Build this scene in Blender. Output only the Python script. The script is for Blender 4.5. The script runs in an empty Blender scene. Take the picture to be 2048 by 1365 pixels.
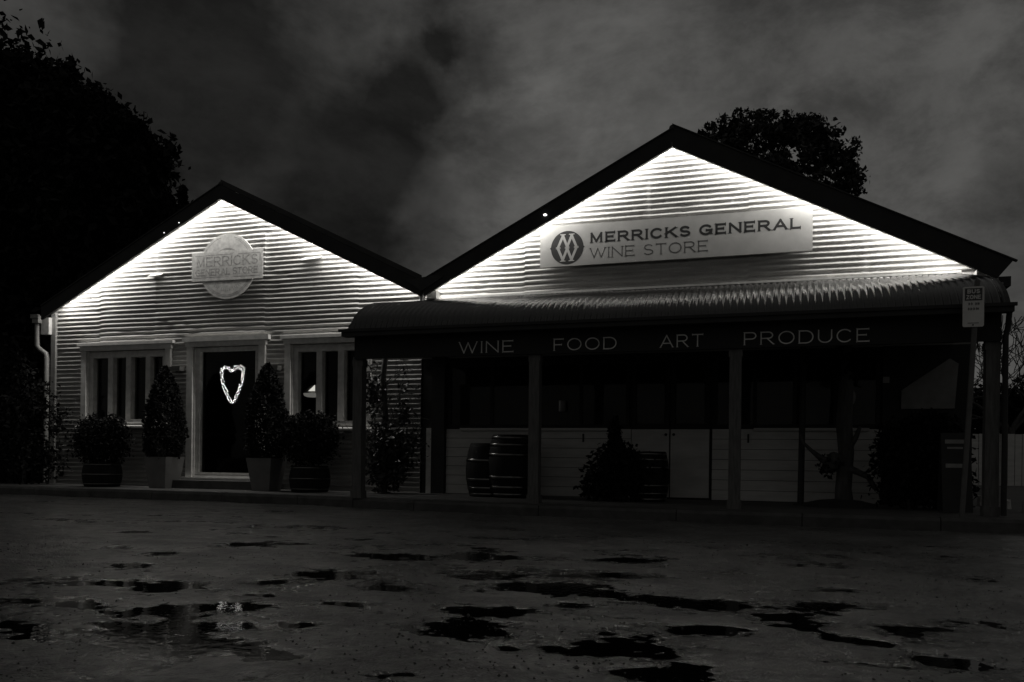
import bpy, bmesh, math, random
import numpy as np
from mathutils import Vector, Matrix

random.seed(7)
rng = np.random.default_rng(7)
C = bpy.context.scene.collection
SC = bpy.context.scene

# ------------------------------------------------------------------ camera
CAM_D, CAM_H, FPX, RHO = 11.75, 0.66, 1650.0, 0.012
PSI = math.atan(FPX / (1024 + 4200))
cam = bpy.data.cameras.new('camera')
cam.sensor_width = 36.0
cam.lens = FPX / 2048 * 36.0
cam.shift_y = (920 - 682.5) / 2048
cam.clip_start, cam.clip_end = 0.05, 2000.0
camo = bpy.data.objects.new('camera', cam)
C.objects.link(camo)
_a = Vector((-math.sin(PSI), math.cos(PSI), 0))
_r = Vector((math.cos(PSI), math.sin(PSI), 0))
_z = Vector((0, 0, 1))
_cx = _r * math.cos(RHO) + _z * math.sin(RHO)
_cy = -_r * math.sin(RHO) + _z * math.cos(RHO)
_m = Matrix((_cx, _cy, -_a)).transposed().to_4x4()
_m.translation = Vector((0, -CAM_D, CAM_H))
camo.matrix_world = _m
SC.camera = camo

SC.view_settings.view_transform = 'Standard'
SC.view_settings.look = 'None'
SC.view_settings.exposure = 0.0
SC.view_settings.gamma = 1.0
SC.cycles.max_bounces = 8
SC.cycles.sample_clamp_indirect = 6.0


# ------------------------------------------------------------------ node helpers
class NT:
    def __init__(self, tree):
        self.t = tree
        self.n, self.l = tree.nodes, tree.links

    def node(self, typ, ins=None, **props):
        nd = self.n.new(typ)
        for k, v in props.items():
            setattr(nd, k, v)
        for k, v in (ins or {}).items():
            s = nd.inputs[k]
            if isinstance(v, bpy.types.NodeSocket):
                self.l.new(v, s)
            else:
                s.default_value = v
        return nd

    def math(self, op, a, b=0.0, c=0.0, clamp=False):
        nd = self.node('ShaderNodeMath', {0: a, 1: b, 2: c}, operation=op)
        nd.use_clamp = clamp
        return nd.outputs[0]

    def vmath(self, op, a, b=(0, 0, 0)):
        nd = self.node('ShaderNodeVectorMath', {0: a, 1: b}, operation=op)
        return nd.outputs['Value'] if op in ('DOT_PRODUCT', 'LENGTH', 'DISTANCE') else nd.outputs['Vector']

    def step(self, x, lo, hi, a=0.0, b=1.0):
        nd = self.node('ShaderNodeMapRange', {'Value': x, 'From Min': lo, 'From Max': hi, 'To Min': a, 'To Max': b},
                       interpolation_type='SMOOTHSTEP')
        return nd.outputs[0]

    def noise(self, vec, scale, detail=4.0, rough=0.55, dist=0.0):
        nd = self.node('ShaderNodeTexNoise', {'Vector': vec, 'Scale': scale, 'Detail': detail, 'Roughness': rough,
                                              'Distortion': dist})
        return nd.outputs['Fac'], nd.outputs['Color']


# ------------------------------------------------------------------ world: dusk sky, broken cloud
w = bpy.data.worlds.new('World')
SC.world = w
w.use_nodes = True
wt = NT(w.node_tree)
w.node_tree.nodes.clear()
tc = wt.node('ShaderNodeTexCoord')
D0 = tc.outputs['Generated']
sky = wt.node('ShaderNodeTexSky', sky_type='NISHITA', sun_disc=False, sun_elevation=math.radians(1.0),
              sun_rotation=math.radians(60), altitude=50)
skybw = wt.node('ShaderNodeRGBToBW', {0: sky.outputs[0]}).outputs[0]
skybw = wt.math('MINIMUM', wt.math('MULTIPLY', skybw, 0.06), 0.02)
_, ncol = wt.noise(D0, 5.0, 5.0, 0.6)
warp = wt.vmath('SCALE', wt.vmath('SUBTRACT', ncol, (0.5, 0.5, 0.5)))
warp.node.inputs['Scale'].default_value = 0.19
DW = wt.vmath('NORMALIZE', wt.vmath('ADD', D0, warp))


warp2 = wt.vmath('SCALE', wt.vmath('SUBTRACT', wt.noise(D0, 12.0, 5.0, 0.6)[1], (0.5, 0.5, 0.5)))
warp2.node.inputs['Scale'].default_value = 0.10
DW2 = wt.vmath('NORMALIZE', wt.vmath('ADD', D0, warp2))


def blob(v, r_in, r_out, amt):
    d = wt.vmath('DOT_PRODUCT', DW2 if r_out < 5 else DW, tuple(Vector(v).normalized()))
    return wt.step(d, math.cos(math.radians(r_out)), math.cos(math.radians(r_in)), 0.0, amt)


base = 0.046
cl = wt.math('ADD', skybw, base)
for b in [((-0.557, 0.758, 0.342), 5, 21, -0.045), ((-0.420, 0.861, 0.295), 1, 9, -0.018), ((-0.60, 0.68, 0.42), 1, 10, -0.020), ((-0.372, 0.896, 0.24), 1, 6, 0.014), ((-0.33, 0.90, 0.285), 1, 7, 0.010),
          ((-0.339, 0.823, 0.456), 0.1, 2.4, -0.018), ((-0.312, 0.838, 0.446), 0.1, 3.2, -0.014), ((-0.285, 0.852, 0.436), 0.1, 2.6, -0.016), ((-0.368, 0.828, 0.422), 0.1, 3.8, -0.022),
          ((-0.27, 0.90, 0.33), 1, 8, 0.020), ((-0.17, 0.90, 0.40), 1, 9, 0.006),
          ((0.16, 0.93, 0.33), 2, 13, 0.016), ((0.235, 0.945, 0.235), 0.5, 5, -0.026),
          ((-0.665, 0.61, 0.445), 1, 5, 0.020), ((-0.38, 0.79, 0.475), 1, 9, 0.012),
          ((-0.20, 0.955, 0.20), 2, 8, -0.012)]:
    cl = wt.math('ADD', cl, blob(*b))
warp3 = wt.vmath('SCALE', wt.vmath('SUBTRACT', wt.noise(D0, 2.5, 2.0, 0.5)[1], (0.5, 0.5, 0.5)))
warp3.node.inputs['Scale'].default_value = 0.16
DS = wt.vmath('MULTIPLY', wt.vmath('ADD', D0, warp3), (1.0, 1.0, 2.0))
nf, _ = wt.noise(DS, 3.0, 8.0, 0.6)
nf2, _ = wt.noise(DS, 7.0, 10.0, 0.66)
mod = wt.math('ADD', wt.step(nf, 0.32, 0.68, 0.72, 1.26), wt.step(nf2, 0.32, 0.68, -0.26, 0.28))
cl = wt.math('MULTIPLY', wt.math('MAXIMUM', cl, 0.0125), mod)
# unseen sky behind the camera, scaled down a little to set the fill on the fronts
yy = wt.node('ShaderNodeSeparateXYZ', {0: D0}).outputs
back = wt.step(yy[1], -0.4, 0.45, 0.95, 1.0)
cl = wt.math('MULTIPLY', cl, back)
ccol = wt.node('ShaderNodeCombineXYZ', {0: cl, 1: wt.math('MULTIPLY', cl, 0.985), 2: wt.math('MULTIPLY', cl, 0.945)})
bg = wt.node('ShaderNodeBackground', {'Color': ccol.outputs[0], 'Strength': 1.0})
wt.l.new(bg.outputs[0], wt.node('ShaderNodeOutputWorld').inputs[0])


# ------------------------------------------------------------------ materials
def grey(v, tint=(1.0, 0.985, 0.95)):
    return (v * tint[0], v * tint[1], v * tint[2], 1.0)


MATS = {}


def mat(name, v, rough=0.6, var=0.25, scale=6.0, bump=0.0, bscale=40.0, metal=0.0, spec=0.5, stretch=(1, 1, 1)):
    if name in MATS:
        return MATS[name]
    m = bpy.data.materials.new(name)
    m.use_nodes = True
    m.node_tree.nodes.clear()
    t = NT(m.node_tree)
    co = t.node('ShaderNodeTexCoord').outputs['Object']
    mp = t.node('ShaderNodeMapping', {'Vector': co, 'Scale': stretch}).outputs[0]
    n, _ = t.noise(mp, scale, 6.0, 0.6)
    k = t.step(n, 0.25, 0.75, 1 - var, 1 + var)
    col = t.node('ShaderNodeMix', {6: grey(v), 7: (0, 0, 0, 1)}, data_type='RGBA', blend_type='MULTIPLY')
    col.inputs[0].default_value = 1.0
    kk = t.node('ShaderNodeCombineXYZ', {0: k, 1: k, 2: k}).outputs[0]
    t.l.new(kk, col.inputs[7])
    ins = {'Base Color': col.outputs[2], 'Roughness': rough, 'Metallic': metal, 'Specular IOR Level': spec}
    if bump:
        b, _ = t.noise(mp, bscale, 4.0, 0.6)
        ins['Normal'] = t.node('ShaderNodeBump', {'Height': b, 'Strength': bump, 'Distance': 0.01}).outputs[0]
    p = t.node('ShaderNodeBsdfPrincipled', ins)
    t.l.new(p.outputs[0], t.node('ShaderNodeOutputMaterial').inputs[0])
    MATS[name] = m
    return m


def emit(name, s):
    if name in MATS:
        return MATS[name]
    m = bpy.data.materials.new(name)
    m.use_nodes = True
    m.node_tree.nodes.clear()
    t = NT(m.node_tree)
    if name != 'led_strip_glow':
        m.cycles.emission_sampling = 'NONE'
    e = t.node('ShaderNodeEmission', {'Color': (1.0, 0.98, 0.94, 1), 'Strength': s})
    t.l.new(e.outputs[0], t.node('ShaderNodeOutputMaterial').inputs[0])
    MATS[name] = m
    return m


def corrugated_paint(name, v, rust=0.5, zlow=0.0):
    """old white paint on corrugated iron: chalky mottling, chips, fixing screws' stains, joints a shade apart"""
    m = bpy.data.materials.new(name)
    m.use_nodes = True
    m.node_tree.nodes.clear()
    t = NT(m.node_tree)
    co = t.node('ShaderNodeTexCoord').outputs['Object']
    mpl = t.node('ShaderNodeMapping', {'Vector': co, 'Scale': (0.35, 1, 2.6)}).outputs[0]
    n1, _ = t.noise(mpl, 3.0, 8.0, 0.65)
    n2, _ = t.noise(t.node('ShaderNodeMapping', {'Vector': co, 'Scale': (0.45, 1, 1.2)}).outputs[0], 14.0, 8.0, 0.7)
    n3, _ = t.noise(co, 60.0, 4.0, 0.7)
    k = t.math('MULTIPLY', t.step(n1, 0.3, 0.7, 0.72, 1.08), t.step(n3, 0.25, 0.75, 0.86, 1.08))
    chip = t.step(n2, 0.635, 0.675, 0.0, 1.0)          # flaked patches
    chip = t.math('MULTIPLY', chip, t.step(n1, 0.42, 0.62, 0.0, 1.0))
    # small dark fixings / spots
    vo = t.node('ShaderNodeTexVoronoi', {'Vector': co, 'Scale': 3.2, 'Randomness': 1.0})
    spot = t.step(vo.outputs['Distance'], 0.035, 0.06, 1.0, 0.0)
    spot = t.math('MULTIPLY', spot, t.step(t.node('ShaderNodeSeparateXYZ', {0: vo.outputs['Color']}).outputs[0], 0.35, 0.4, 0.0, 0.8))
    dark = t.math('MAXIMUM', t.math('MULTIPLY', chip, rust), spot)
    val = t.math('MULTIPLY', k, v)
    val = t.math('MULTIPLY', val, t.math('SUBTRACT', 1.0, t.math('MULTIPLY', dark, 0.72)))
    col = t.node('ShaderNodeCombineXYZ', {0: val, 1: t.math('MULTIPLY', val, 0.985), 2: t.math('MULTIPLY', val, 0.95)})
    b = t.node('ShaderNodeBump', {'Height': t.math('SUBTRACT', t.math('MULTIPLY', n3, 0.4), chip), 'Strength': 0.35, 'Distance': 0.004})
    p = t.node('ShaderNodeBsdfPrincipled', {'Base Color': col.outputs[0], 'Roughness': 0.62, 'Normal': b.outputs[0],
                                            'Specular IOR Level': 0.3})
    t.l.new(p.outputs[0], t.node('ShaderNodeOutputMaterial').inputs[0])
    return m


M_WALL = corrugated_paint('weathered_white_iron', 0.40)
M_WALL2 = corrugated_paint('weathered_white_iron_patched', 0.40, 0.9)
M_ROOFIRON = mat('verandah_iron', 0.022, 0.15, 0.3, 5.0, 0.15, 60, spec=0.75)
M_DARKROOF = mat('dark_roof_iron', 0.03, 0.6, 0.3, 3.0)
M_BARGE = mat('dark_painted_timber', 0.018, 0.65, 0.3, 5.0)
M_DARK = mat('charcoal_paint', 0.022, 0.6, 0.3, 4.0)
M_FASCIA = mat('black_fascia_paint', 0.016, 0.7, 0.3, 3.0)
M_TRIM = mat('white_trim_paint', 0.62, 0.5, 0.16, 9.0, 0.1, 60)
M_TRIM2 = mat('worn_trim_paint', 0.28, 0.5, 0.2, 9.0, 0.15, 60)
M_BOARD = mat('white_weatherboard', 0.62, 0.55, 0.14, 7.0, 0.1, 60, stretch=(0.3, 1, 1.5))
M_POST = mat('grey_timber', 0.115, 0.7, 0.3, 14.0, 0.3, 40, stretch=(3, 3, 0.4))
M_INT = mat('dark_interior', 0.02, 0.9, 0.2)
M_CONC = mat('damp_concrete', 0.075, 0.75, 0.35, 5.0, 0.3, 80)
M_KERB = mat('damp_kerb_concrete', 0.065, 0.7, 0.35, 6.0, 0.3, 80)
M_SIGN = mat('sign_white_panel', 0.42, 0.5, 0.1, 4.0)
M_INK = mat('sign_black_ink', 0.02, 0.5, 0.1)
M_INK2 = mat('sign_grey_ink', 0.075, 0.5, 0.2)
M_OLDSIGN = mat('faded_sign_paint', 0.5, 0.7, 0.22, 14.0, 0.2, 60)
M_FADED = mat('flaking_sign_ink', 0.3, 0.7, 0.45, 30.0)
M_LETTER = mat('fascia_letter_paint', 0.8, 0.6, 0.2, 8.0)
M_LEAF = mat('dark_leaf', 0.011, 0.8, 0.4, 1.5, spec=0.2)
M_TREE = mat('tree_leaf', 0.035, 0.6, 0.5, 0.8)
M_LEAFG = mat('glossy_leaf', 0.04, 0.3, 0.4, 3.0)
M_BARK = mat('bark', 0.07, 0.85, 0.4, 10.0, 0.5, 30, stretch=(2, 2, 0.5))
M_POT = mat('pale_glazed_pot', 0.16, 0.5, 0.15, 5.0)
M_OAK = mat('weathered_oak', 0.014, 0.7, 0.35, 8.0, 0.2, 40, spec=0.2, stretch=(3, 3, 0.4))
M_HOOP = mat('galvanised_hoop', 0.16, 0.28, 0.2, 8.0, metal=1.0)
M_GALV = mat('galvanised_steel', 0.35, 0.45, 0.2, 8.0, metal=0.7)
M_PIPE = mat('white_painted_pipe', 0.24, 0.45, 0.12, 9.0)
M_STONE = mat('pale_stone', 0.45, 0.8, 0.25, 9.0, 0.3, 30)
M_RUBBER = mat('black_rubber', 0.02, 0.7, 0.2)
M_SOIL = mat('wet_earth', 0.035, 0.8, 0.4, 3.0, 0.6, 30)
M_LED = emit('led_strip_glow', 335.0)
M_BULB = emit('fairy_bulb_glow', 6.0)
M_SHADE = mat('enamel_lamp_shade', 0.55, 0.4, 0.08)
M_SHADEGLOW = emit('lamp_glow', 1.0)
M_HOLEGLOW = emit('pinhole_glow', 2.5)


def glass_mat():
    m = bpy.data.materials.new('window_glass')
    m.use_nodes = True
    m.node_tree.nodes.clear()
    t = NT(m.node_tree)
    tr = t.node('ShaderNodeBsdfTransparent', {'Color': (0.8, 0.8, 0.78, 1)})
    gl = t.node('ShaderNodeBsdfGlossy', {'Color': (1, 1, 1, 1), 'Roughness': 0.03})
    fr = t.node('ShaderNodeFresnel', {'IOR': 1.22})
    mx = t.node('ShaderNodeMixShader', {0: fr.outputs[0], 1: tr.outputs[0], 2: gl.outputs[0]})
    t.l.new(mx.outputs[0], t.node('ShaderNodeOutputMaterial').inputs[0])
    return m


M_GLASS = glass_mat()


# ------------------------------------------------------------------ mesh builder
class MB:
    def __init__(self):
        self.v, self.f, self.sm = [], [], []

    def add(self, vs, fs, smooth=False):
        o = len(self.v)
        self.v.extend([tuple(map(float, p)) for p in vs])
        self.f.extend([tuple(i + o for i in f) for f in fs])
        self.sm.extend([smooth] * len(fs))
        return self

    def box(self, x0, x1, y0, y1, z0, z1):
        vs = [(x, y, z) for z in (z0, z1) for y in (y0, y1) for x in (x0, x1)]
        return self.add(vs, [(0, 2, 3, 1), (4, 5, 7, 6), (0, 1, 5, 4), (2, 6, 7, 3), (0, 4, 6, 2), (1, 3, 7, 5)])

    def obox(self, p0, p1, wd, ht, up=(0, 0, 1)):
        """bar from p0 to p1, section wd x ht"""
        p0, p1 = Vector(p0), Vector(p1)
        d = (p1 - p0).normalized()
        s = d.cross(Vector(up)).normalized()
        u = s.cross(d).normalized()
        vs = []
        for p in (p0, p1):
            for a, b in ((-1, -1), (1, -1), (1, 1), (-1, 1)):
                vs.append(p + s * a * wd / 2 + u * b * ht / 2)
        return self.add(vs, [(0, 1, 2, 3), (7, 6, 5, 4), (0, 4, 5, 1), (1, 5, 6, 2), (2, 6, 7, 3), (3, 7, 4, 0)])

    def prism_xz(self, pts, y0, y1):
        """polygon in the XZ plane (any winding), extruded y0 -> y1"""
        n = len(pts)
        vs = [(x, y0, z) for x, z in pts] + [(x, y1, z) for x, z in pts]
        fs = [tuple(range(n)), tuple(range(2 * n - 1, n - 1, -1))]
        fs += [(i, i + n, (i + 1) % n + n, (i + 1) % n) for i in range(n)]
        return self.add(vs, fs)

    def tube(self, path, rads, seg=8, cap=True):
        path = [Vector(p) for p in path]
        if not hasattr(rads, '__len__'):
            rads = [rads] * len(path)
        vs = []
        ref = Vector((0.31, 0.83, 0.46))
        for i, p in enumerate(path):
            d = (path[min(i + 1, len(path) - 1)] - path[max(i - 1, 0)]).normalized()
            s = d.cross(ref)
            if s.length < 1e-3:
                s = d.cross(Vector((1, 0, 0)))
            s.normalize()
            u = s.cross(d)
            for k in range(seg):
                a = 2 * math.pi * k / seg
                vs.append(p + (s * math.cos(a) + u * math.sin(a)) * rads[i])
        fs = []
        for i in range(len(path) - 1):
            for k in range(seg):
                a, b = i * seg + k, i * seg + (k + 1) % seg
                fs.append((a, b, b + seg, a + seg))
        self.add(vs, fs, True)
        if cap:
            n = len(path)
            self.add([vs[k] for k in range(seg)], [tuple(range(seg))])
            self.add([vs[(n - 1) * seg + k] for k in range(seg)], [tuple(range(seg - 1, -1, -1))])
        return self

    def lathe(self, prof, cx, cy, seg=28, smooth=True):
        vs, fs = [], []
        for r, z in prof:
            for k in range(seg):
                a = 2 * math.pi * k / seg
                vs.append((cx + r * math.cos(a), cy + r * math.sin(a), z))
        for i in range(len(prof) - 1):
            for k in range(seg):
                a, b = i * seg + k, i * seg + (k + 1) % seg
                fs.append((a, b, b + seg, a + seg))
        return self.add(vs, fs, smooth)

    def ball(self, c, r, n=6, sz=1.0):
        prof = [(max(1e-4, r * math.sin(math.pi * i / n)), c[2] - r * sz * math.cos(math.pi * i / n)) for i in range(n + 1)]
        return self.lathe(prof, c[0], c[1], max(6, n * 2))


def mesh_obj(name, mb, m, origin=(0, 0, 0)):
    me = bpy.data.meshes.new(name)
    v = np.array(mb.v, dtype=np.float64) - np.array(origin, dtype=np.float64)
    me.from_pydata(v.tolist(), [], mb.f)
    me.polygons.foreach_set('use_smooth', mb.sm)
    me.materials.append(m)
    me.update()
    o = bpy.data.objects.new(name, me)
    C.objects.link(o)
    return o


def tag(o, label=None, cat=None, group=None, kind=None):
    for k, x in (('label', label), ('category', cat), ('group', group), ('kind', kind)):
        if x:
            o[k] = x
    return o


class Thing:
    def __init__(self, name, label, cat, loc, group=None):
        self.o = bpy.data.objects.new(name, None)
        self.o.empty_display_size = 0.2
        C.objects.link(self.o)
        self.loc = loc
        self.o.location = loc
        tag(self.o, label, cat, group)

    def part(self, name, mb, m, parent=None, label=None):
        o = mesh_obj(name, mb, m, self.loc)
        o.parent = parent or self.o
        if label:
            o['label'] = label
        return o


def single(name, label, cat, mb, m, loc, group=None):
    o = mesh_obj(name, mb, m, loc)
    o.location = loc
    return tag(o, label, cat, group)


def struct(name, mb, m):
    return tag(mesh_obj(name, mb, m), kind='structure')


def copy_thing(t, loc, label, deep=True):
    r = t.o.copy()
    C.objects.link(r)
    r.location = loc
    r['label'] = label
    for ch in list(t.o.children):
        c = ch.copy()
        C.objects.link(c)
        c.parent = r
        for g in ch.children:
            d = g.copy()
            C.objects.link(d)
            d.parent = c
    return r


# ------------------------------------------------------------------ numpy noise
def _hash(ix, iy, s):
    h = (ix.astype(np.int64) * 374761393 + iy.astype(np.int64) * 668265263 + s * 974634777) & 0x7fffffff
    h = ((h ^ (h >> 13)) * 1274126177) & 0x7fffffff
    return ((h ^ (h >> 16)) & 0xffff) / 65535.0


def vnoise(x, y, s=0):
    ix, iy = np.floor(x), np.floor(y)
    fx, fy = x - ix, y - iy
    u, v = fx * fx * fx * (fx * (fx * 6 - 15) + 10), fy * fy * fy * (fy * (fy * 6 - 15) + 10)
    a, b = _hash(ix, iy, s), _hash(ix + 1, iy, s)
    c, d = _hash(ix, iy + 1, s), _hash(ix + 1, iy + 1, s)
    return (a + (b - a) * u) * (1 - v) + (c + (d - c) * u) * v - 0.5


def fbm(x, y, oct=4, s=0, gain=0.5):
    r, a, k = 0, 1.0, 1.0
    for i in range(oct):
        r = r + a * vnoise(x * k + 13.1 * i, y * k + 7.7 * i, s + i)
        a *= gain
        k *= 2.03
    return r


# ------------------------------------------------------------------ ground, road, puddles, footpath
def asphalt():
    m = bpy.data.materials.new('wet_asphalt')
    m.use_nodes = True
    m.node_tree.nodes.clear()
    t = NT(m.node_tree)
    co = t.node('ShaderNodeTexCoord').outputs['Object']
    n1, _ = t.noise(co, 1.1, 5.0, 0.6)
    n2, _ = t.noise(co, 22.0, 6.0, 0.7)
    vo = t.node('ShaderNodeTexVoronoi', {'Vector': co, 'Scale': 95.0})
    agg = t.step(vo.outputs['Distance'], 0.1, 0.75, 1.0, 0.0)
    vo2 = t.node('ShaderNodeTexVoronoi', {'Vector': co, 'Scale': 38.0})
    agg2 = t.step(vo2.outputs['Distance'], 0.05, 0.7, 1.0, 0.0)
    k = t.math('MULTIPLY', t.step(n1, 0.3, 0.7, 0.7, 1.25), t.step(n2, 0.3, 0.7, 0.35, 1.65))
    val = t.math('MULTIPLY', k, 0.11)
    col = t.node('ShaderNodeCombineXYZ', {0: val, 1: t.math('MULTIPLY', val, 0.985), 2: t.math('MULTIPLY', val, 0.95)})
    hgt = t.math('ADD', t.math('MULTIPLY', agg, 0.5), t.math('ADD', t.math('MULTIPLY', agg2, 0.5), t.math('MULTIPLY', n2, 0.9)))
    b = t.node('ShaderNodeBump', {'Height': hgt, 'Strength': 0.95, 'Distance': 0.007})
    pz = t.node('ShaderNodeSeparateXYZ', {0: t.node('ShaderNodeNewGeometry').outputs['Position']}).outputs[2]
    wetn = t.math('ADD', pz, t.math('MULTIPLY', t.math('SUBTRACT', n2, 0.5), 0.006))
    wet = t.step(wetn, WL - 0.001, WL + 0.0085, 1.0, 0.0)      # film of water round the pools
    n4, _ = t.noise(t.node('ShaderNodeMapping', {'Vector': co, 'Scale': (0.6, 1.0, 1.0)}).outputs[0], 3.4, 7.0, 0.68)
    cw = t.step(n4, 0.42, 0.58, 0.25, 1.0)                      # patchy film of water
    b2 = t.node('ShaderNodeBump', {'Height': n2, 'Strength': 0.35, 'Distance': 0.006})
    rg = t.math('ADD', t.step(n1, 0.3, 0.7, 0.38, 0.48), t.math('MULTIPLY', wet, -0.20))
    p = t.node('ShaderNodeBsdfPrincipled', {'Base Color': col.outputs[0], 'Roughness': rg, 'Normal': b.outputs[0],
                                            'Specular IOR Level': 0.9, 'Coat Weight': cw, 'Coat IOR': 1.5,
                                            'Coat Roughness': t.math('ADD', rg, -0.02), 'Coat Normal': b2.outputs[0]})
    t.l.new(p.outputs[0], t.node('ShaderNodeOutputMaterial').inputs[0])
    return m


def puddle_mat():
    m = bpy.data.materials.new('rain_water')
    m.use_nodes = True
    m.node_tree.nodes.clear()
    t = NT(m.node_tree)
    co = t.node('ShaderNodeTexCoord').outputs['Object']
    # rings of raindrops: concentric waves round a few scattered cell centres
    heights = []
    for sc, rad, freq, th, off in ((3.1, 0.17, 130.0, 0.80, 0.0), (2.3, 0.12, 150.0, 0.72, 5.3)):
        mp = t.node('ShaderNodeMapping', {'Vector': co, 'Location': (off, off * 0.7, 0)}).outputs[0]
        vo = t.node('ShaderNodeTexVoronoi', {'Vector': mp, 'Scale': sc}, voronoi_dimensions='2D')
        d = vo.outputs['Distance']
        wv = t.math('SINE', t.math('MULTIPLY', d, freq))
        fade = t.math('MULTIPLY', t.step(d, rad * 0.35, rad, 1.0, 0.0), t.step(d, 0.01, 0.04, 0.0, 1.0))
        sel = t.step(t.node('ShaderNodeSeparateXYZ', {0: vo.outputs['Color']}).outputs[0], th, th + 0.02, 0.0, 1.0)
        heights.append(t.math('MULTIPLY', t.math('MULTIPLY', wv, fade), sel))
    n, _ = t.noise(co, 22.0, 2.0, 0.5)
    h = t.math('ADD', t.math('ADD', heights[0], heights[1]), t.math('MULTIPLY', n, 0.6))
    b = t.node('ShaderNodeBump', {'Height': h, 'Strength': 0.55, 'Distance': 0.002})
    p = t.node('ShaderNodeBsdfPrincipled', {'Base Color': grey(0.006), 'Roughness': 0.015, 'IOR': 1.33,
                                            'Normal': b.outputs[0], 'Specular IOR Level': 0.5})
    t.l.new(p.outputs[0], t.node('ShaderNodeOutputMaterial').inputs[0])
    return m


WL = -0.0054
# far ground sheet, lies below the road patch
g = MB()
g.add([(-400, -400, -0.06), (400, -400, -0.06), (400, 400, -0.06), (-400, 400, -0.06)], [(0, 1, 2, 3)])
struct('ground', g, M_SOIL)

# road patch with real hollows
ys = [-11.3]
while ys[-1] < -1.2:
    dist = max(0.9, abs(ys[-1] + CAM_D))
    ys.append(ys[-1] + max(0.009, min(0.035, 0.0045 * dist)))
ys = np.array(ys)
xs = np.arange(-15.5, 7.0, 0.019)
GX, GY = np.meshgrid(xs, ys)
HOLLOWS = [(-2.32, -8.61, 0.16, 0.21), (-1.13, -8.78, 0.24, 0.31), (0.04, -8.01, 0.14, 0.19), (-1.1, -9.44, 0.18, 0.23), (-0.7, -9.24, 0.13, 0.16), (-0.31, -9.16, 0.2, 0.25), (-0.9, -8.08, 0.17, 0.22), (-0.21, -8.39, 0.2, 0.22), (-1.77, -8.87, 0.11, 0.14), (-1.83, -8.39, 0.17, 0.19), (-2.28, -9.14, 0.24, 0.18), (-1.9, -9.33, 0.21, 0.21), (-1.6, -9.35, 0.15, 0.16), (-3.66, -7.69, 0.17, 0.2), (-3.24, -8.29, 0.3, 0.26), (-2.92, -8.34, 0.17, 0.21), (-3.92, -7.08, 0.2, 0.26), (-3.77, -6.39, 0.22, 0.29), (-2.54, -7.96, 0.13, 0.15), (-2.33, -8.35, 0.16, 0.15), (-1.88, -7.92, 0.23, 0.2), (-2.37, -7.63, 0.17, 0.16), (-1.12, -8.36, 0.15, 0.19), (-0.95, -7.63, 0.26, 0.2), (-0.44, -7.75, 0.17, 0.18), (0.24, -7.63, 0.17, 0.18), (0.32, -8.42, 0.17, 0.19), (0.09, -8.21, 0.12, 0.13), (0.54, -8.07, 0.19, 0.16), (0.57, -8.67, 0.21, 0.17), (-0.46, -8.79, 0.22, 0.18), (-0.65, -8.94, 0.16, 0.15), (-0.91, -8.99, 0.09, 0.09), (-0.18, -7.82, 0.14, 0.14), (0.27, -7.14, 0.16, 0.15), (-5.24, -5.94, 0.16, 0.21), (-2.86, -8.85, 0.19, 0.16), (-0.93, -6.26, 0.27, 0.23), (-1.9, -6.43, 0.24, 0.24), (-2.61, -6.67, 0.24, 0.21)]   # x, y, half-length, half-width of the worn hollows
hgt = 0.006 * fbm(GX * 0.9, GY * 1.1, 2, 3, 0.5)
hgt += 0.0075 * fbm(GX * 2.5 + 3, GY * 3.3, 5, 11, 0.70)
for k_, (hx, hy, rx, ry) in enumerate(HOLLOWS):
    rx, ry = (rx * 1.5, ry * 1.25) if k_ == 0 else ((rx * 0.85, ry * 0.72) if hy < -7.9 else (rx * 1.15, ry * 1.05))
    wob = 1 + 0.9 * fbm(GX * 5 + hx * 7, GY * 5, 2, 31)
    hgt -= 0.0095 * np.exp(-1.15 * (((GX - hx) / rx) ** 2 + ((GY - hy) / (ry * 0.8)) ** 2) * np.clip(wob, 0.3, 2))
hgt += 0.0038 * fbm(GX * 15.0, GY * 15.0, 3, 23, 0.75)
hgt += 0.0035 * np.clip((GY + 6.0) / 3.0, 0, 1)         # camber: fewer pools towards the kerb
nr, nc = GX.shape
me = bpy.data.meshes.new('road')
me.vertices.add(nr * nc)
me.vertices.foreach_set('co', np.stack([GX, GY, hgt], -1).ravel())
idx = np.arange(nr * nc).reshape(nr, nc)
quads = np.stack([idx[:-1, :-1], idx[:-1, 1:], idx[1:, 1:], idx[1:, :-1]], -1).reshape(-1, 4)
me.loops.add(quads.size)
me.loops.foreach_set('vertex_index', quads.ravel())
me.polygons.add(len(quads))
me.polygons.foreach_set('loop_start', np.arange(len(quads)) * 4)
me.polygons.foreach_set('use_smooth', np.ones(len(quads), bool))
me.update()
me.validate()
me.materials.append(asphalt())
road = bpy.data.objects.new('road', me)
C.objects.link(road)
tag(road, kind='structure')

wtr = MB()
wtr.add([(-15.5, -11.3, WL), (7, -11.3, WL), (7, -1.3, WL), (-15.5, -1.3, WL)], [(0, 1, 2, 3)])
struct('puddle_water', wtr, puddle_mat())

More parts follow.
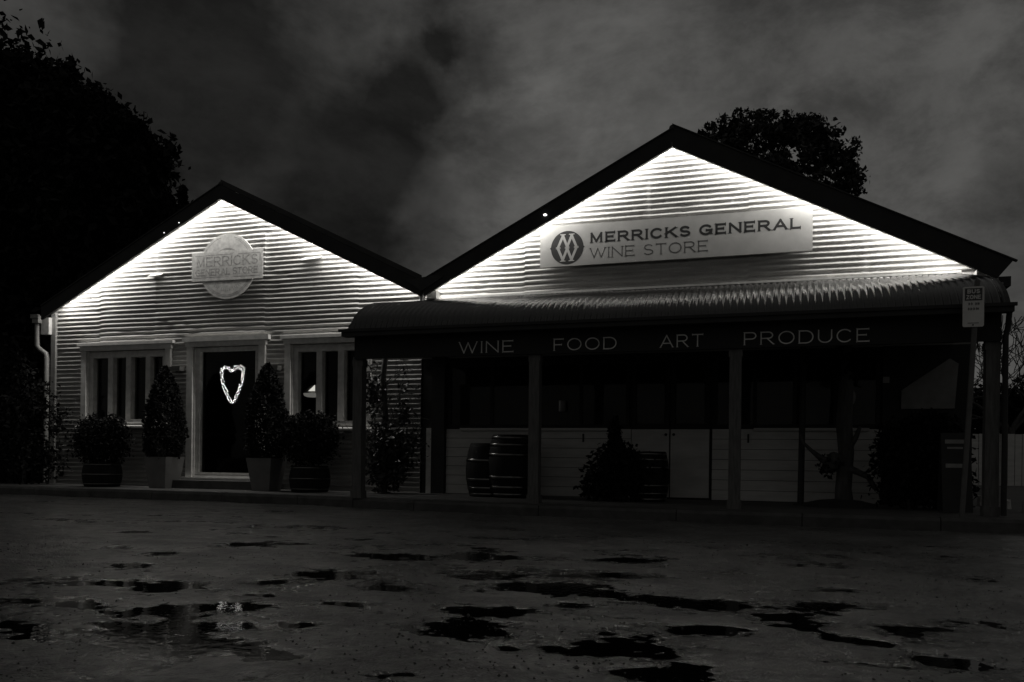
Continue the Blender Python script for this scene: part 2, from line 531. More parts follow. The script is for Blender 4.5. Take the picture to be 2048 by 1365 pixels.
# loose grit lying on the asphalt, thickest near the camera
grit = MB()
rg = np.random.default_rng(99)
for _ in range(5200):
    dd_ = 1.5 + 5.5 * rg.random() ** 1.4
    th_ = rg.uniform(-0.95, 0.40)
    gx, gy = dd_ * math.sin(th_), -CAM_D + dd_ * math.cos(th_)
    if fbm(np.array([gx * 1.6]), np.array([gy * 1.6]), 2, 51)[0] < -0.02:
        continue
    iy_, ix_ = int(np.searchsorted(ys, gy)), int((gx - xs[0]) / 0.019)
    if not (0 < iy_ < len(ys) and 0 < ix_ < len(xs)):
        continue
    gz, s_ = float(hgt[iy_, ix_]), rg.uniform(0.002, 0.0065) * (1.6 if rg.random() < 0.06 else 1.0)
    e = rg.normal(size=(6, 3)) * 0.22
    base6 = np.array([(1, 0, 0), (-1, 0, 0), (0, 1, 0), (0, -1, 0), (0, 0, 0.8), (0, 0, -0.6)]) + e
    grit.add([(gx + q[0] * s_, gy + q[1] * s_, gz + s_ * 0.3 + q[2] * s_) for q in base6],
             [(0, 2, 4), (2, 1, 4), (1, 3, 4), (3, 0, 4), (2, 0, 5), (1, 2, 5), (3, 1, 5), (0, 3, 5)])
gr = mesh_obj('gravel', grit, mat('wet_grit', 0.06, 0.3, 0.5, 40.0))
tag(gr, 'loose wet grit scattered over the asphalt', 'gravel', kind='stuff')

# footpath slab with a real kerb step
KERB = [(-17.0, -1.25), (-12.4, -1.45), (-8.8, -1.66), (-6.25, -1.78), (-4.3, -2.22), (-2.6, -2.48), (-1.0, -2.6), (1.6, -2.66), (9.0, -2.8)]
fp = MB()
kb = MB()
Zs = 0.13
for i in range(len(KERB) - 1):
    (xa, ya), (xb, yb) = KERB[i], KERB[i + 1]
    fp.add([(xa, ya + 0.15, Zs), (xb, yb + 0.15, Zs), (xb, 14, Zs), (xa, 14, Zs)], [(0, 1, 2, 3)])
    # kerb stones: bevelled profile
    n = max(1, int((xb - xa) / 0.9))
    for k in range(n):
        t0, t1 = k / n, (k + 1) / n
        x0, x1 = xa + (xb - xa) * t0 + 0.004, xa + (xb - xa) * t1 - 0.004
        y0, y1 = ya + (yb - ya) * t0, ya + (yb - ya) * t1
        jz = rng.uniform(-0.004, 0.004)
        prof = [(0.0, -0.05), (-0.0, 0.10), (0.02, Zs + 0.003), (0.15, Zs + 0.004), (0.15, -0.05)]
        vs = [(x0, y0 + p, z + jz * (z > 0)) for p, z in prof] + [(x1, y1 + p, z + jz * (z > 0)) for p, z in prof]
        fs = [(j, j + 5, j + 6, j + 1) for j in range(4)] + [(0, 1, 2, 3, 4), (9, 8, 7, 6, 5)]
        kb.add(vs, fs)
struct('footpath', fp, M_CONC)
struct('kerb', kb, M_KERB)


# ------------------------------------------------------------------ lettering (strokes)
def ell(cx, cy, rx, ry, a0, a1, n=14):
    return [(cx + rx * math.cos(math.radians(a0 + (a1 - a0) * i / n)), cy + ry * math.sin(math.radians(a0 + (a1 - a0) * i / n)))
            for i in range(n + 1)]


S_ = (ell(0.40, 0.745, 0.36, 0.255, 30, 270, 12) + ell(0.40, 0.245, 0.40, 0.245, 90, -150, 12)[1:])
GLYPH = {
    'M': (1.10, [[(0.06, 0), (0.06, 1), (0.55, 0.06), (1.04, 1), (1.04, 0)]]),
    'E': (0.80, [[(0, 0), (0, 1)], [(0, 1), (0.78, 1)], [(0, 0.52), (0.62, 0.52)], [(0, 0), (0.80, 0)]]),
    'R': (0.92, [[(0, 0), (0, 1)], [(0, 1), (0.50, 1)] + ell(0.52, 0.74, 0.32, 0.26, 90, -90, 10) + [(0, 0.48)], [(0.44, 0.48), (0.90, 0)]]),
    'I': (0.0, [[(0, 0), (0, 1)]]),
    'C': (1.0, [ell(0.52, 0.5, 0.52, 0.5, 42, 318, 22)]),
    'K': (0.92, [[(0, 0), (0, 1)], [(0.84, 1), (0.03, 0.40)], [(0.32, 0.60), (0.92, 0)]]),
    'S': (0.80, [S_]),
    'G': (1.05, [ell(0.52, 0.5, 0.52, 0.5, 42, 335, 22), [(0.60, 0.44), (1.02, 0.44)], [(1.0, 0.44), (1.0, 0.10)]]),
    'N': (0.95, [[(0, 0), (0, 1), (0.95, 0), (0.95, 1)]]),
    'A': (1.05, [[(0, 0), (0.525, 1), (1.05, 0)], [(0.20, 0.32), (0.85, 0.32)]]),
    'L': (0.74, [[(0, 1), (0, 0)], [(0, 0), (0.74, 0)]]),
    'W': (1.45, [[(0, 1), (0.38, 0), (0.725, 0.95), (1.07, 0), (1.45, 1)]]),
    'T': (0.86, [[(0.43, 0), (0.43, 1)], [(0, 1), (0.86, 1)]]),
    'O': (1.08, [ell(0.54, 0.5, 0.54, 0.5, 0, 360, 28)]),
    'F': (0.74, [[(0, 0), (0, 1)], [(0, 1), (0.74, 1)], [(0, 0.5), (0.60, 0.5)]]),
    'D': (0.98, [[(0, 0), (0, 1)], [(0, 1), (0.46, 1)] + ell(0.47, 0.5, 0.50, 0.5, 90, -90, 14) + [(0, 0)]]),
    'P': (0.84, [[(0, 0), (0, 1)], [(0, 1), (0.50, 1)] + ell(0.52, 0.73, 0.32, 0.27, 90, -90, 10) + [(0, 0.46)]]),
    'U': (0.92, [[(0, 1), (0, 0.42)] + ell(0.46, 0.42, 0.46, 0.42, 180, 360, 14) + [(0.92, 1)]]),
    'B': (0.80, [[(0, 0), (0, 1)], [(0, 1), (0.44, 1)] + ell(0.46, 0.75, 0.28, 0.25, 90, -90, 8) + [(0, 0.5)],
                 [(0.4, 0.5)] + ell(0.46, 0.25, 0.34, 0.25, 90, -90, 8) + [(0, 0)]]),
    'Z': (0.82, [[(0.02, 1), (0.80, 1), (0, 0), (0.82, 0)]]),
}


def strokes_xz(mb, polys, wd, y, thick, serif=0.0):
    """polylines in XZ, front face at y (towards -Y), each stroke a hair prouder than the last"""
    k = 0
    for pl in polys:
        n = len(pl)
        for i in range(n - 1):
            p, q = Vector((pl[i][0], 0, pl[i][1])), Vector((pl[i + 1][0], 0, pl[i + 1][1]))
            d = (q - p)
            L = d.length
            if L < 1e-6:
                continue
            d /= L
            ext = wd * (0.42 if n > 3 and L < wd * 4 else 0.5)
            s = Vector((-d.z, 0, d.x)) * wd / 2
            a, b = p - d * ext * (1 if i > 0 or n > 2 else 0.98), q + d * ext
            yy = y - 0.00004 * (k % 9)
            k += 1
            mb.prism_xz([((a - s).x, (a - s).z), ((b - s).x, (b - s).z), ((b + s).x, (b + s).z), ((a + s).x, (a + s).z)], yy, y + thick)
        if serif and n < 8:
            for e, o in ((pl[0], pl[1]), (pl[-1], pl[-2])):
                d = Vector((e[0] - o[0], 0, e[1] - o[1])).normalized()
                s = Vector((-d.z, 0, d.x))
                horizontal = abs(d.x) > 0.9
                c = Vector((e[0], 0, e[1])) + d * wd * 0.42
                hw = wd * 0.5 + serif
                tt = wd * 0.13
                if not horizontal:      # serifs lie along the base and cap lines
                    s = Vector((1, 0, 0)); d2 = Vector((0, 0, 1 if d.z > 0 else -1))
                else:
                    d2 = d
                a, b = c - s * hw, c + s * hw
                a2, b2 = a - d2 * tt * 2, b - d2 * tt * 2
                yy = y - 0.0005 - 0.00004 * (k % 5)
                k += 1
                mb.prism_xz([(a.x, a.z), (b.x, b.z), (b2.x, b2.z), (a2.x, a2.z)], yy, y + thick)


def text_xz(mb, s, x0, x1, zb, cap, wd, y, thick=0.006, gap=0.30, space=0.75, serif=0.0, slope=0.0, skip=None):
    tot = 0
    for ch in s:
        tot += space if ch == ' ' else GLYPH[ch][0] + gap + 2 * (wd / cap) * 0.5
    tot -= gap
    k = (x1 - x0) / (tot * cap)
    x = x0
    for i, ch in enumerate(s):
        if ch == ' ':
            x += space * cap * k
            continue
        gw, pls = GLYPH[ch]
        x += wd * 0.5 * k
        pz = [[(x + px * cap * k, zb + wd * 0.5 + pzz * (cap - wd) + slope * (x - x0)) for px, pzz in pl] for pl in pls]
        if not (skip and i in skip):
            strokes_xz(mb, pz, wd, y, thick, serif)
        x += (gw * cap + gap * cap + wd * 0.5) * k


# ------------------------------------------------------------------ corrugated walls
PITCH, AMP = 0.076, 0.0112


def corr_wall(x0, x1, z0, z1, gable, holes, seed, seams, y0=0.0):
    """gable = (apex_x, apex_z, slope): the sheet is cut below those two rakes. holes: rects left open."""
    r = np.random.default_rng(seed)
    zs = np.arange(z0, z1 + 1e-6, PITCH / 8)
    xs = set(np.round(np.arange(x0, x1, 0.11), 3).tolist() + [round(x1, 3)])
    for h in holes:
        xs |= {h[0], h[1]}
    for s in seams:
        xs |= {s - 0.006, s + 0.006}
    xs = np.array(sorted(xs))
    X, Z = np.meshgrid(xs, zs)
    row = np.floor((Z - z0) / (PITCH * 8))
    # each sheet sits a little in or out of its neighbours and is not quite true
    sheet = np.zeros_like(X)
    for s in seams:
        sheet += (X > s)
    off = (_hash(sheet + 3, row + 9, seed) - 0.5) * 0.011
    tilt = (_hash(sheet + 31, row + 5, seed) - 0.5) * 0.006
    zj = Z + tilt * (X - x0) * 0.25 + 0.006 * fbm(X * 0.9, Z * 1.3, 3, seed) + (_hash(sheet + 7, row * 0, seed) - 0.5) * 0.026
    A = AMP * (1 + 0.35 * fbm(X * 2.1 + 9, Z * 3, 3, seed + 4))
    Y = y0 + A * np.cos(2 * math.pi * (zj - z0) / PITCH) + off + 0.010 * fbm(X * 0.7, Z * 0.8, 2, seed + 2)
    dent = fbm(X * 3.3, Z * 6.0, 2, seed + 8)
    Y += 0.05 * np.clip(dent - 0.34, 0, 1)
    vs = np.stack([X, Y, Z], -1).reshape(-1, 3)
    nr, nc = X.shape
    bm = bmesh.new()
    bv = [bm.verts.new(v) for v in vs]
    for i in range(nr - 1):
        zc = (zs[i] + zs[i + 1]) / 2
        for j in range(nc - 1):
            xc = (xs[j] + xs[j + 1]) / 2
            if gable and zc > gable[1] - gable[2] * abs(xc - gable[0]) + 0.12:
                continue
            if any(h[0] < xc < h[1] and h[2] < zc < h[3] for h in holes):
                continue
            a = i * nc + j
            f = bm.faces.new((bv[a], bv[a + 1], bv[a + 1 + nc], bv[a + nc]))
            f.smooth = True
    if gable:
        for sg in (-1, 1):
            n = Vector((sg * gable[2], 0, 1)).normalized()
            bmesh.ops.bisect_plane(bm, geom=bm.verts[:] + bm.edges[:] + bm.faces[:], plane_co=(gable[0], 0, gable[1]),
                                   plane_no=n, clear_outer=True)
    loose = [v for v in bm.verts if not v.link_faces]
    bmesh.ops.delete(bm, geom=loose, context='VERTS')
    return bm


def bm_part(t, name, bm, m, parent=None):
    bmesh.ops.translate(bm, verts=bm.verts, vec=-Vector(t.loc))
    me = bpy.data.meshes.new(name)
    bm.to_mesh(me)
    bm.free()
    me.materials.append(m)
    o = bpy.data.objects.new(name, me)
    C.objects.link(o)
    o.parent = parent or t.o
    return o


def rake_bar(ax, az, slope, x_end, y0, y1, low, high):
    """bar along one rake: vertical-cut section between az+low and az+high, from the apex to x_end"""
    ze = az - slope * abs(x_end - ax)
    return [(ax, az + low), (x_end, ze + low), (x_end, ze + high), (ax, az + high)]


def led(t, ax, az, slope, x_a, x_b, y=-0.17, dz=-0.0):
    """strip lamp tucked under the rake, facing down"""
    sg = 1 if x_b > ax else -1
    th = math.atan(slope)
    d = Vector((sg * math.cos(th), 0, -math.sin(th)))
    nrm = Vector((sg * math.sin(th), 0, math.cos(th)))
    pa = Vector((x_a, y, az - slope * abs(x_a - ax) + dz))
    pb = Vector((x_b, y, az - slope * abs(x_b - ax) + dz))
    ch = MB()
    ch.obox(pa + nrm * 0.011, pb + nrm * 0.011, 0.024, 0.016, up=tuple(nrm))
    o = t.part('light_channel', ch, M_GALV)
    s = MB()
    n = 3
    side = Vector((0, 1, 0)) * 0.007
    for i in range(n):
        p, q = pa.lerp(pb, i / n), pa.lerp(pb, (i + 1) / n)
        vs = [p - side, q - side, q + side, p + side]
        f = (0, 1, 2, 3)
        a = (vs[1] - vs[0]).cross(vs[3] - vs[0])
        if a.dot(nrm) > 0:
            f = (3, 2, 1, 0)
        s.add(vs, [f])
    t.part('light_strip', s, M_LED, parent=o)


# ------------------------------------------------------------------ left shop (small gable)
LX0, LX1 = -12.42, -5.2
LG = (-8.73, 4.90, 0.492)            # lower edge of the barge on the left gable
shop = Thing('corrugated_shop', 'smaller white corrugated iron shop with lit gable, round faded sign and glazed front door', 'shop building', (-8.8, 0, 0))
WL_ = (-11.78, -9.86, 1.2, 2.60)
DR_ = (-9.52, -7.98, 0.30, 2.62)
WR_ = (-7.61, -6.05, 1.16, 2.60)
ins = lambda h, d=0.05: (round(h[0] + d, 3), round(h[1] - d, 3), h[2] + d, h[3] - d)
bm = corr_wall(LX0, LX1, 0.10, 5.1, (LG[0], LG[1] + 0.215, LG[2]), [ins(WL_), ins(DR_), ins(WR_)], 5, [-11.4, -10.22, -8.02, -6.3])
bm_part(shop, 'gable_wall', bm, M_WALL)


def shell(t, x0, x1, yb, ridge_x, ridge_z, slope, zt, overhang0, overhang1, skip_left=False):
    s = MB()
    s.box(x0 + 0.02, x1 - 0.02, yb - 0.1, yb, 0, zt)
    s.box(x0, x0 + 0.08, 0.05, yb, 0.0, zt)
    s.box(x1 - 0.08, x1, 0.05, yb, 0.0, zt)
    s.box(x0 + 0.09, x1 - 0.09, 0.06, yb - 0.11, 0.0, 0.135)
    s.box(x0 + 0.09, x1 - 0.09, 0.06, yb - 0.11, zt - 0.25, zt - 0.2)
    t.part('side_wall', s, M_INT)
    rf = MB()
    for sg, xe in ((-1, overhang0), (1, overhang1)):
        ze = ridge_z - slope * abs(xe - ridge_x)
        rf.prism_xz([(ridge_x, ridge_z), (xe, ze), (xe, ze + 0.05), (ridge_x, ridge_z + 0.05)], -0.2, yb + 0.3)
    return t.part('roof', rf, M_DARKROOF)


shell(shop, LX0, LX1, 9.0, LG[0], LG[1] + 0.24, LG[2], 3.1, -12.5, -5.13)
for xe, hi in ((-12.47, 0.235), (-5.10, 0.235)):
    b = MB()
    b.prism_xz(rake_bar(LG[0], LG[1], LG[2], xe, 0, 0, 0.0, hi), -0.26, -0.215)
    shop.part('barge_board', b, M_BARGE)
b = MB()
b.prism_xz(rake_bar(LG[0], LG[1], LG[2], -5.12, 0, 0, 0.24, 0.325), -0.245, -0.205)
b.prism_xz(rake_bar(LG[0], LG[1], LG[2], -12.47, 0, 0, 0.238, 0.255), -0.275, -0.205)
b.ball((LG[0], -0.23, LG[1] + 0.25), 0.045)
shop.part('roof_capping', b, M_DARKROOF)
b = MB()
for xe in (-12.42, -5.2):
    b.prism_xz(rake_bar(LG[0], LG[1], LG[2], xe, 0, 0, 0.222, 0.234), -0.214, -0.012)
shop.part('soffit', b, M_TRIM2)
led(shop, LG[0], LG[1], LG[2], LG[0] - 0.03, -12.25, dz=0.20)
led(shop, LG[0], LG[1], LG[2], LG[0] + 0.03, -5.28, dz=0.20)
# left eave: boxed gutter end, stub of soffit, downpipe with an offset
b = MB()
b.box(-12.46, -12.36, -0.05, 0.02, 0.1, 3.22)
shop.part('corner_trim', b, M_TRIM2)
b = MB()
b.box(-12.74, -12.60, -0.2, 6.0, 3.02, 3.15)
b.box(-12.76, -12.58, -0.22, -0.19, 3.10, 3.17)
gt = shop.part('gutter', b, M_TRIM2)
b = MB()
b.box(-12.62, -12.44, -0.12, 0.0, 2.82, 3.12)
shop.part('eave_box', b, M_TRIM)
b = MB()
b.tube([(-12.70, -0.12, 3.05), (-12.70, -0.12, 2.62), (-12.66, -0.10, 2.56), (-12.54, -0.08, 2.48), (-12.52, -0.08, 2.40), (-12.52, -0.08, 0.15)], 0.042, 10)
shop.part('downpipe', b, M_PIPE)
# small hoods over old vents
for (x0, x1, z, skew) in ((-10.30, -10.06, 3.80, 0.03), (-7.28, -6.96, 3.90, -0.01)):
    b = MB()
    b.add([(x0, 0.0, z), (x1, 0.0, z + 0.01), (x1 + skew, -0.10, z - 0.04), (x0 - 0.02, -0.09, z - 0.055),
           (x0, 0.0, z - 0.012), (x1, 0.0, z - 0.002), (x1 + skew, -0.10, z - 0.052), (x0 - 0.02, -0.09, z - 0.067)],
          [(0, 1, 2, 3), (7, 6, 5, 4), (0, 3, 7, 4), (1, 5, 6, 2), (3, 2, 6, 7), (0, 4, 5, 1)])
    shop.part('vent_hood', b, M_TRIM)
# pin-hole leaks of light in the left barge
for x in (-9.53, -9.83):
    b = MB()
    b.ball((x, -0.262, LG[1] + 0.06 - LG[2] * abs(x - LG[0])), 0.008, 5)
    shop.part('barge_pinhole', b, M_HOLEGLOW)


def window(t, r, mull, trim=0.11, name='window', split_sill=True):
    x0, x1, z0, z1 = r
    f = MB()
    f.box(x0 - 0.0, x0 + trim, -0.045, 0.03, z0 + 0.001, z1 - 0.10)
    f.box(x1 - trim, x1, -0.045, 0.03, z0 + 0.001, z1 - 0.10)
    f.box(x0 - 0.02, x1 + 0.02, -0.055, 0.03, z1 - 0.10, z1 - 0.015)
    f.box(x0 - 0.07, x1 + 0.07, -0.075, 0.03, z1 - 0.013, z1 + 0.035)
    fr = t.part(name, f, M_TRIM)
    s = MB()                                    # inner sash: reveal + stiles + mullions
    a, b_ = x0 + trim + 0.002, x1 - trim - 0.002
    s.box(a, a + 0.02, -0.01, 0.16, z0 + 0.02, z1 - 0.11)
    s.box(b_ - 0.02, b_, -0.01, 0.16, z0 + 0.02, z1 - 0.11)
    s.box(a + 0.021, b_ - 0.021, 0.02, 0.16, z1 - 0.145, z1 - 0.11)
    s.box(a + 0.021, a + 0.10, 0.022, 0.15, z0 + 0.02, z1 - 0.146)
    s.box(b_ - 0.10, b_ - 0.021, 0.022, 0.15, z0 + 0.02, z1 - 0.146)
    s.box(a + 0.101, b_ - 0.101, 0.022, 0.15, z1 - 0.22, z1 - 0.146)
    s.box(a + 0.101, b_ - 0.101, 0.022, 0.15, z0 + 0.02, z0 + 0.09)
    for (p, q) in mull:
        s.box(p, q, 0.012, 0.158, z0 + 0.091, z1 - 0.221)
    t.part('sash', s, M_TRIM, parent=fr)
    g = MB()
    g.box(a + 0.05, b_ - 0.05, 0.116, 0.122, z0 + 0.05, z1 - 0.18)
    t.part('pane', g, M_GLASS, parent=fr)
    s = MB()
    s.add([(x0 - 0.05, -0.12, z0 - 0.035), (x1 + 0.05, -0.12, z0 - 0.035), (x1 + 0.05, 0.08, z0 + 0.0), (x0 - 0.05, 0.08, z0 + 0.0),
           (x0 - 0.05, -0.12, z0 - 0.065), (x1 + 0.05, -0.12, z0 - 0.065), (x1 + 0.05, 0.08, z0 - 0.065), (x0 - 0.05, 0.08, z0 - 0.065)],
          [(0, 1, 2, 3), (7, 6, 5, 4), (0, 4, 5, 1), (1, 5, 6, 2), (2, 6, 7, 3), (3, 7, 4, 0)])
    t.part('sill', s, M_TRIM, parent=fr)
    return fr


window(shop, WL_, [(-11.23, -11.13), (-10.84, -10.74), (-10.42, -10.33)])
window(shop, WR_, [(-7.05, -6.95), (-6.66, -6.55)])
# front door
x0, x1, z0, z1 = DR_
f = MB()
f.box(x0, x0 + 0.12, -0.05, 0.03, z0 + 0.001, z1 - 0.11)
f.box(x1 - 0.12, x1, -0.05, 0.03, z0 + 0.001, z1 - 0.11)
f.box(x0 - 0.02, x1 + 0.02, -0.06, 0.03, z1 - 0.11, z1 - 0.03)
f.box(x0 - 0.08, x1 + 0.08, -0.075, 0.03, z1 - 0.028, z1 + 0.05)
dr = shop.part('door', f, M_TRIM)
s = MB()
a, b_ = x0 + 0.122, x1 - 0.122
s.box(a, a + 0.02, -0.01, 0.14, z0 + 0.02, z1 - 0.12)
s.box(b_ - 0.02, b_, -0.01, 0.14, z0 + 0.02, z1 - 0.12)
s.box(a + 0.022, a + 0.10, 0.015, 0.12, z0 + 0.03, z1 - 0.12)
s.box(b_ - 0.10, b_ - 0.022, 0.015, 0.12, z0 + 0.03, z1 - 0.12)
s.box(a + 0.101, b_ - 0.101, 0.015, 0.12, z1 - 0.19, z1 - 0.12)
s.box(a + 0.101, b_ - 0.101, 0.015, 0.12, z0 + 0.03, z0 + 0.085)
shop.part('door_frame', s, M_TRIM, parent=dr)
g = MB()
g.box(a + 0.06, b_ - 0.06, 0.092, 0.098, z0 + 0.06, z1 - 0.15)
shop.part('pane', g, M_GLASS, parent=dr)
s = MB()
s.box(x0 - 0.06, x1 + 0.06, -0.11, 0.10, z0 - 0.03, z0)
shop.part('threshold', s, M_TRIM, parent=dr)
s = MB()
s.tube([(b_ - 0.06, 0.06, 1.12), (b_ - 0.06, 0.02, 1.12), (b_ - 0.06, 0.01, 1.15), (b_ - 0.06, 0.01, 1.30), (b_ - 0.06, 0.06, 1.33)], 0.009, 8)
shop.part('door_handle', s, M_HOOP, parent=dr)
st = MB()
st.box(x0 - 0.12, x1 + 0.3, -0.55, -0.02, 0.131, 0.262)
single('door_step', 'low concrete step below the glazed shop door', 'step', st, M_KERB, (-8.75, -0.3, 0.13))

# heart of fairy lights hanging in the door
heart = Thing('light_wreath', 'heart shaped wreath of tiny glowing fairy lights hung on the shop door', 'light wreath', (-8.69, 0.04, 1.86))


HK = [(0, 0.20), (-0.055, 0.255), (-0.13, 0.285), (-0.205, 0.255), (-0.222, 0.17), (-0.205, 0.06), (-0.155, -0.08), (-0.09, -0.22), (0, -0.35),
      (0.09, -0.22), (0.155, -0.08), (0.205, 0.06), (0.222, 0.17), (0.205, 0.255), (0.13, 0.29), (0.055, 0.265)]
HP = []
for i in range(len(HK)):                      # smooth the hand-bent outline
    p0, p1, p2, p3 = (HK[(i + k - 1) % len(HK)] for k in range(4))
    for k in range(24):
        t_ = k / 24
        c_ = [0.5 * (2 * p1[a] + (p2[a] - p0[a]) * t_ + (2 * p0[a] - 5 * p1[a] + 4 * p2[a] - p3[a]) * t_ ** 2 +
                     (3 * p1[a] - p0[a] - 3 * p2[a] + p3[a]) * t_ ** 3) for a in (0, 1)]
        HP.append((-8.69 + c_[0] * 0.96, 0.078, 1.895 + c_[1] * 0.96))
fr = MB()
fr.tube(HP[::8] + [HP[0]], 0.008, 6)
heart.part('wire_frame', fr, M_RUBBER)
# even spacing along the outline
seglen = [0]
for i in range(len(HP)):
    seglen.append(seglen[-1] + (Vector(HP[i]) - Vector(HP[(i + 1) % len(HP)])).length)
tot = seglen[-1]
bulbs = []
for i in range(116):
    s_ = (i + rng.uniform(-0.3, 0.3)) / 116 * tot % tot
    j = max(k for k in range(len(HP)) if seglen[k] <= s_)
    p = HP[j]
    q_ = HP[(j + 3) % len(HP)]
    dx_, dz_ = q_[0] - p[0], q_[2] - p[2]
    ln_ = math.hypot(dx_, dz_) or 1.0
    sd_ = (0.017 if i % 2 else -0.017) + rng.normal(0, 0.010)      # two strands wound round the frame
    r_ = (-dz_ / ln_ * sd_, dx_ / ln_ * sd_)
    bulbs.append((p[0] + r_[0], p[1] - rng.uniform(0.0, 0.015), p[2] + r_[1]))
bm0 = MB()
bm0.ball((-8.69, 0.04, 1.86), 0.0056, 5)
first = heart.part('bulb', bm0, M_BULB)
for i, p in enumerate(bulbs[:100]):
    o = first if i == 0 else first.copy()
    if i:
        C.objects.link(o)
        o.parent = heart.o
    o.location = Vector(p) - Vector(heart.loc)
    sc_ = rng.uniform(0.5, 1.15)
    o.scale = (sc_, sc_, sc_)
rest = MB()
for p in bulbs[100:]:
    rest.ball(p, 0.0056 * rng.uniform(0.5, 1.15), 4)
heart.part('bulb_string', rest, M_BULB)['kind'] = 'stuff'

# pendant lamp inside, behind the right window
lamp = Thing('pendant_lamp', 'glowing pendant lamp with shallow shade seen through the window beside the door', 'lamp', (-7.83, 1.2, 1.80))
b = MB()
b.lathe([(0.03, 1.95), (0.06, 1.93), (0.17, 1.80)], -7.83, 1.2, 24)
b.lathe([(0.166, 1.795), (0.168, 1.80)], -7.83, 1.2, 24)
lamp.part('lamp_shade', b, M_SHADE)
b = MB()
b.lathe([(0.165, 1.80), (0.15, 1.755), (0.10, 1.735), (0.001, 1.73)], -7.83, 1.2, 24)
lamp.part('diffuser_bowl', b, emit('bowl_glow', 0.16))
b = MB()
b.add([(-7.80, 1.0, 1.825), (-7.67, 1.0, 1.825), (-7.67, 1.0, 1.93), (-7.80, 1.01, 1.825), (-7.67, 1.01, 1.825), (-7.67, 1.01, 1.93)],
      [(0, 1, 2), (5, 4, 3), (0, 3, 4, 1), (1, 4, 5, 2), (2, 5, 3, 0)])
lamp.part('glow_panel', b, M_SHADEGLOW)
b = MB()
b.tube([(-7.83, 1.2, 1.95), (-7.83, 1.2, 2.84)], 0.006, 6)
lamp.part('cord', b, M_RUBBER)

# round wall lamps: small hooded down-lights beside the door
wl = Thing('wall_lamp', 'small hooded wall lamp, unlit, left of the shop door above the pale pot', 'wall lamp', (-9.70, 0, 2.15), 'hooded wall lamps by the door')
b = MB()
b.box(-9.72, -9.68, -0.07, 0.012, 2.09, 2.16)
wl.part('bracket', b, M_DARK)
b = MB()
b.add([(-9.84, -0.03, 2.185), (-9.56, -0.03, 2.185), (-9.54, -0.19, 2.165), (-9.86, -0.19, 2.165),
       (-9.82, -0.03, 2.10), (-9.58, -0.03, 2.10), (-9.56, -0.17, 2.10), (-9.84, -0.17, 2.10)],
      [(0, 1, 2, 3), (7, 6, 5, 4), (0, 4, 5, 1), (1, 5, 6, 2), (2, 6, 7, 3), (3, 7, 4, 0)])
wl.part('lamp_hood', b, M_GALV)
copy_thing(wl, (-7.80, 0, 2.12), 'small hooded wall lamp, unlit, between the shop door and the window with the glow')

# round faded shop sign
sg = Thing('round_sign', 'faded round shop sign with a lettered crossbar on the smaller gable', 'sign', (-8.73, -0.03, 3.84))
b = MB()
n = 48
b.prism_xz([(-8.73 + 0.545 * math.cos(2 * math.pi * i / n), 3.835 + 0.545 * math.sin(2 * math.pi * i / n)) for i in range(n)], -0.05, -0.022)
sg.part('disc', b, M_OLDSIGN)
b = MB()
b.prism_xz([(-9.43, 3.61), (-8.03, 3.60), (-8.03, 4.085), (-9.43, 4.095)], -0.056, -0.0502)
bar = sg.part('crossbar', b, M_OLDSIGN)
b = MB()
for (p, q) in (((-9.36, 4.035), (-8.62, 4.035)), ((-8.5, 4.03), (-8.09, 4.03)), ((-9.38, 3.67), (-8.85, 3.665)), ((-8.6, 3.66), (-8.09, 3.655)),
               ((-9.385, 3.68), (-9.385, 3.80)), ((-8.085, 3.9), (-8.085, 4.02))):
    strokes_xz(b, [[p, q]], 0.012, -0.0565, 0.003)
text_xz(b, 'MERRICKS', -9.33, -8.13, 3.845, 0.165, 0.022, -0.0565, 0.003, 0.22, serif=0.010)
sg.part('lettering', b, M_FADED, parent=bar)
b = MB()
text_xz(b, 'GENERAL STORE', -9.35, -8.13, 3.695, 0.115, 0.016, -0.0565, 0.003, 0.22, 0.5, serif=0.008, skip=range(8, 13))
sg.part('lettering', b, M_FADED, parent=bar)
b = MB()
text_xz(b, 'GENERAL STORE', -9.35, -8.13, 3.695, 0.115, 0.016, -0.0565, 0.003, 0.22, 0.5, serif=0.008, skip=range(0, 7))
sg.part('lettering', b, M_FADED, parent=bar)
for r_, a0, a1 in ((0.50, 25, 75), (0.475, 20, 70), (0.50, 105, 150), (0.30, 48, 130), (0.285, 50, 100), (0.50, 200, 345), (0.475, 205, 340), (0.27, 228, 310)):
    b = MB()
    strokes_xz(b, [ell(-8.73, 3.835, r_, r_, a0, a1, 26)], 0.009, -0.0506, 0.003)
    sg.part('ring_mark', b, M_FADED)
b = MB()
for i in range(15):                          # the lower lettering has worn down to marks
    a = math.radians(232 + i * 5.6)
    cxx, czz = -8.73 + 0.385 * math.cos(a), 3.835 + 0.385 * math.sin(a)
    dx, dz = math.cos(a) * 0.022, math.sin(a) * 0.022
    if i not in (3, 9):
        strokes_xz(b, [[(cxx - dx, czz - dz), (cxx + dx, czz + dz)]], 0.008, -0.0506, 0.003)
        strokes_xz(b, [[(cxx + dx, czz + dz), (cxx + dx + 0.018, czz + dz + (i % 3 - 1) * 0.012)]], 0.007, -0.0507, 0.003)
sg.part('worn_lettering', b, M_FADED)

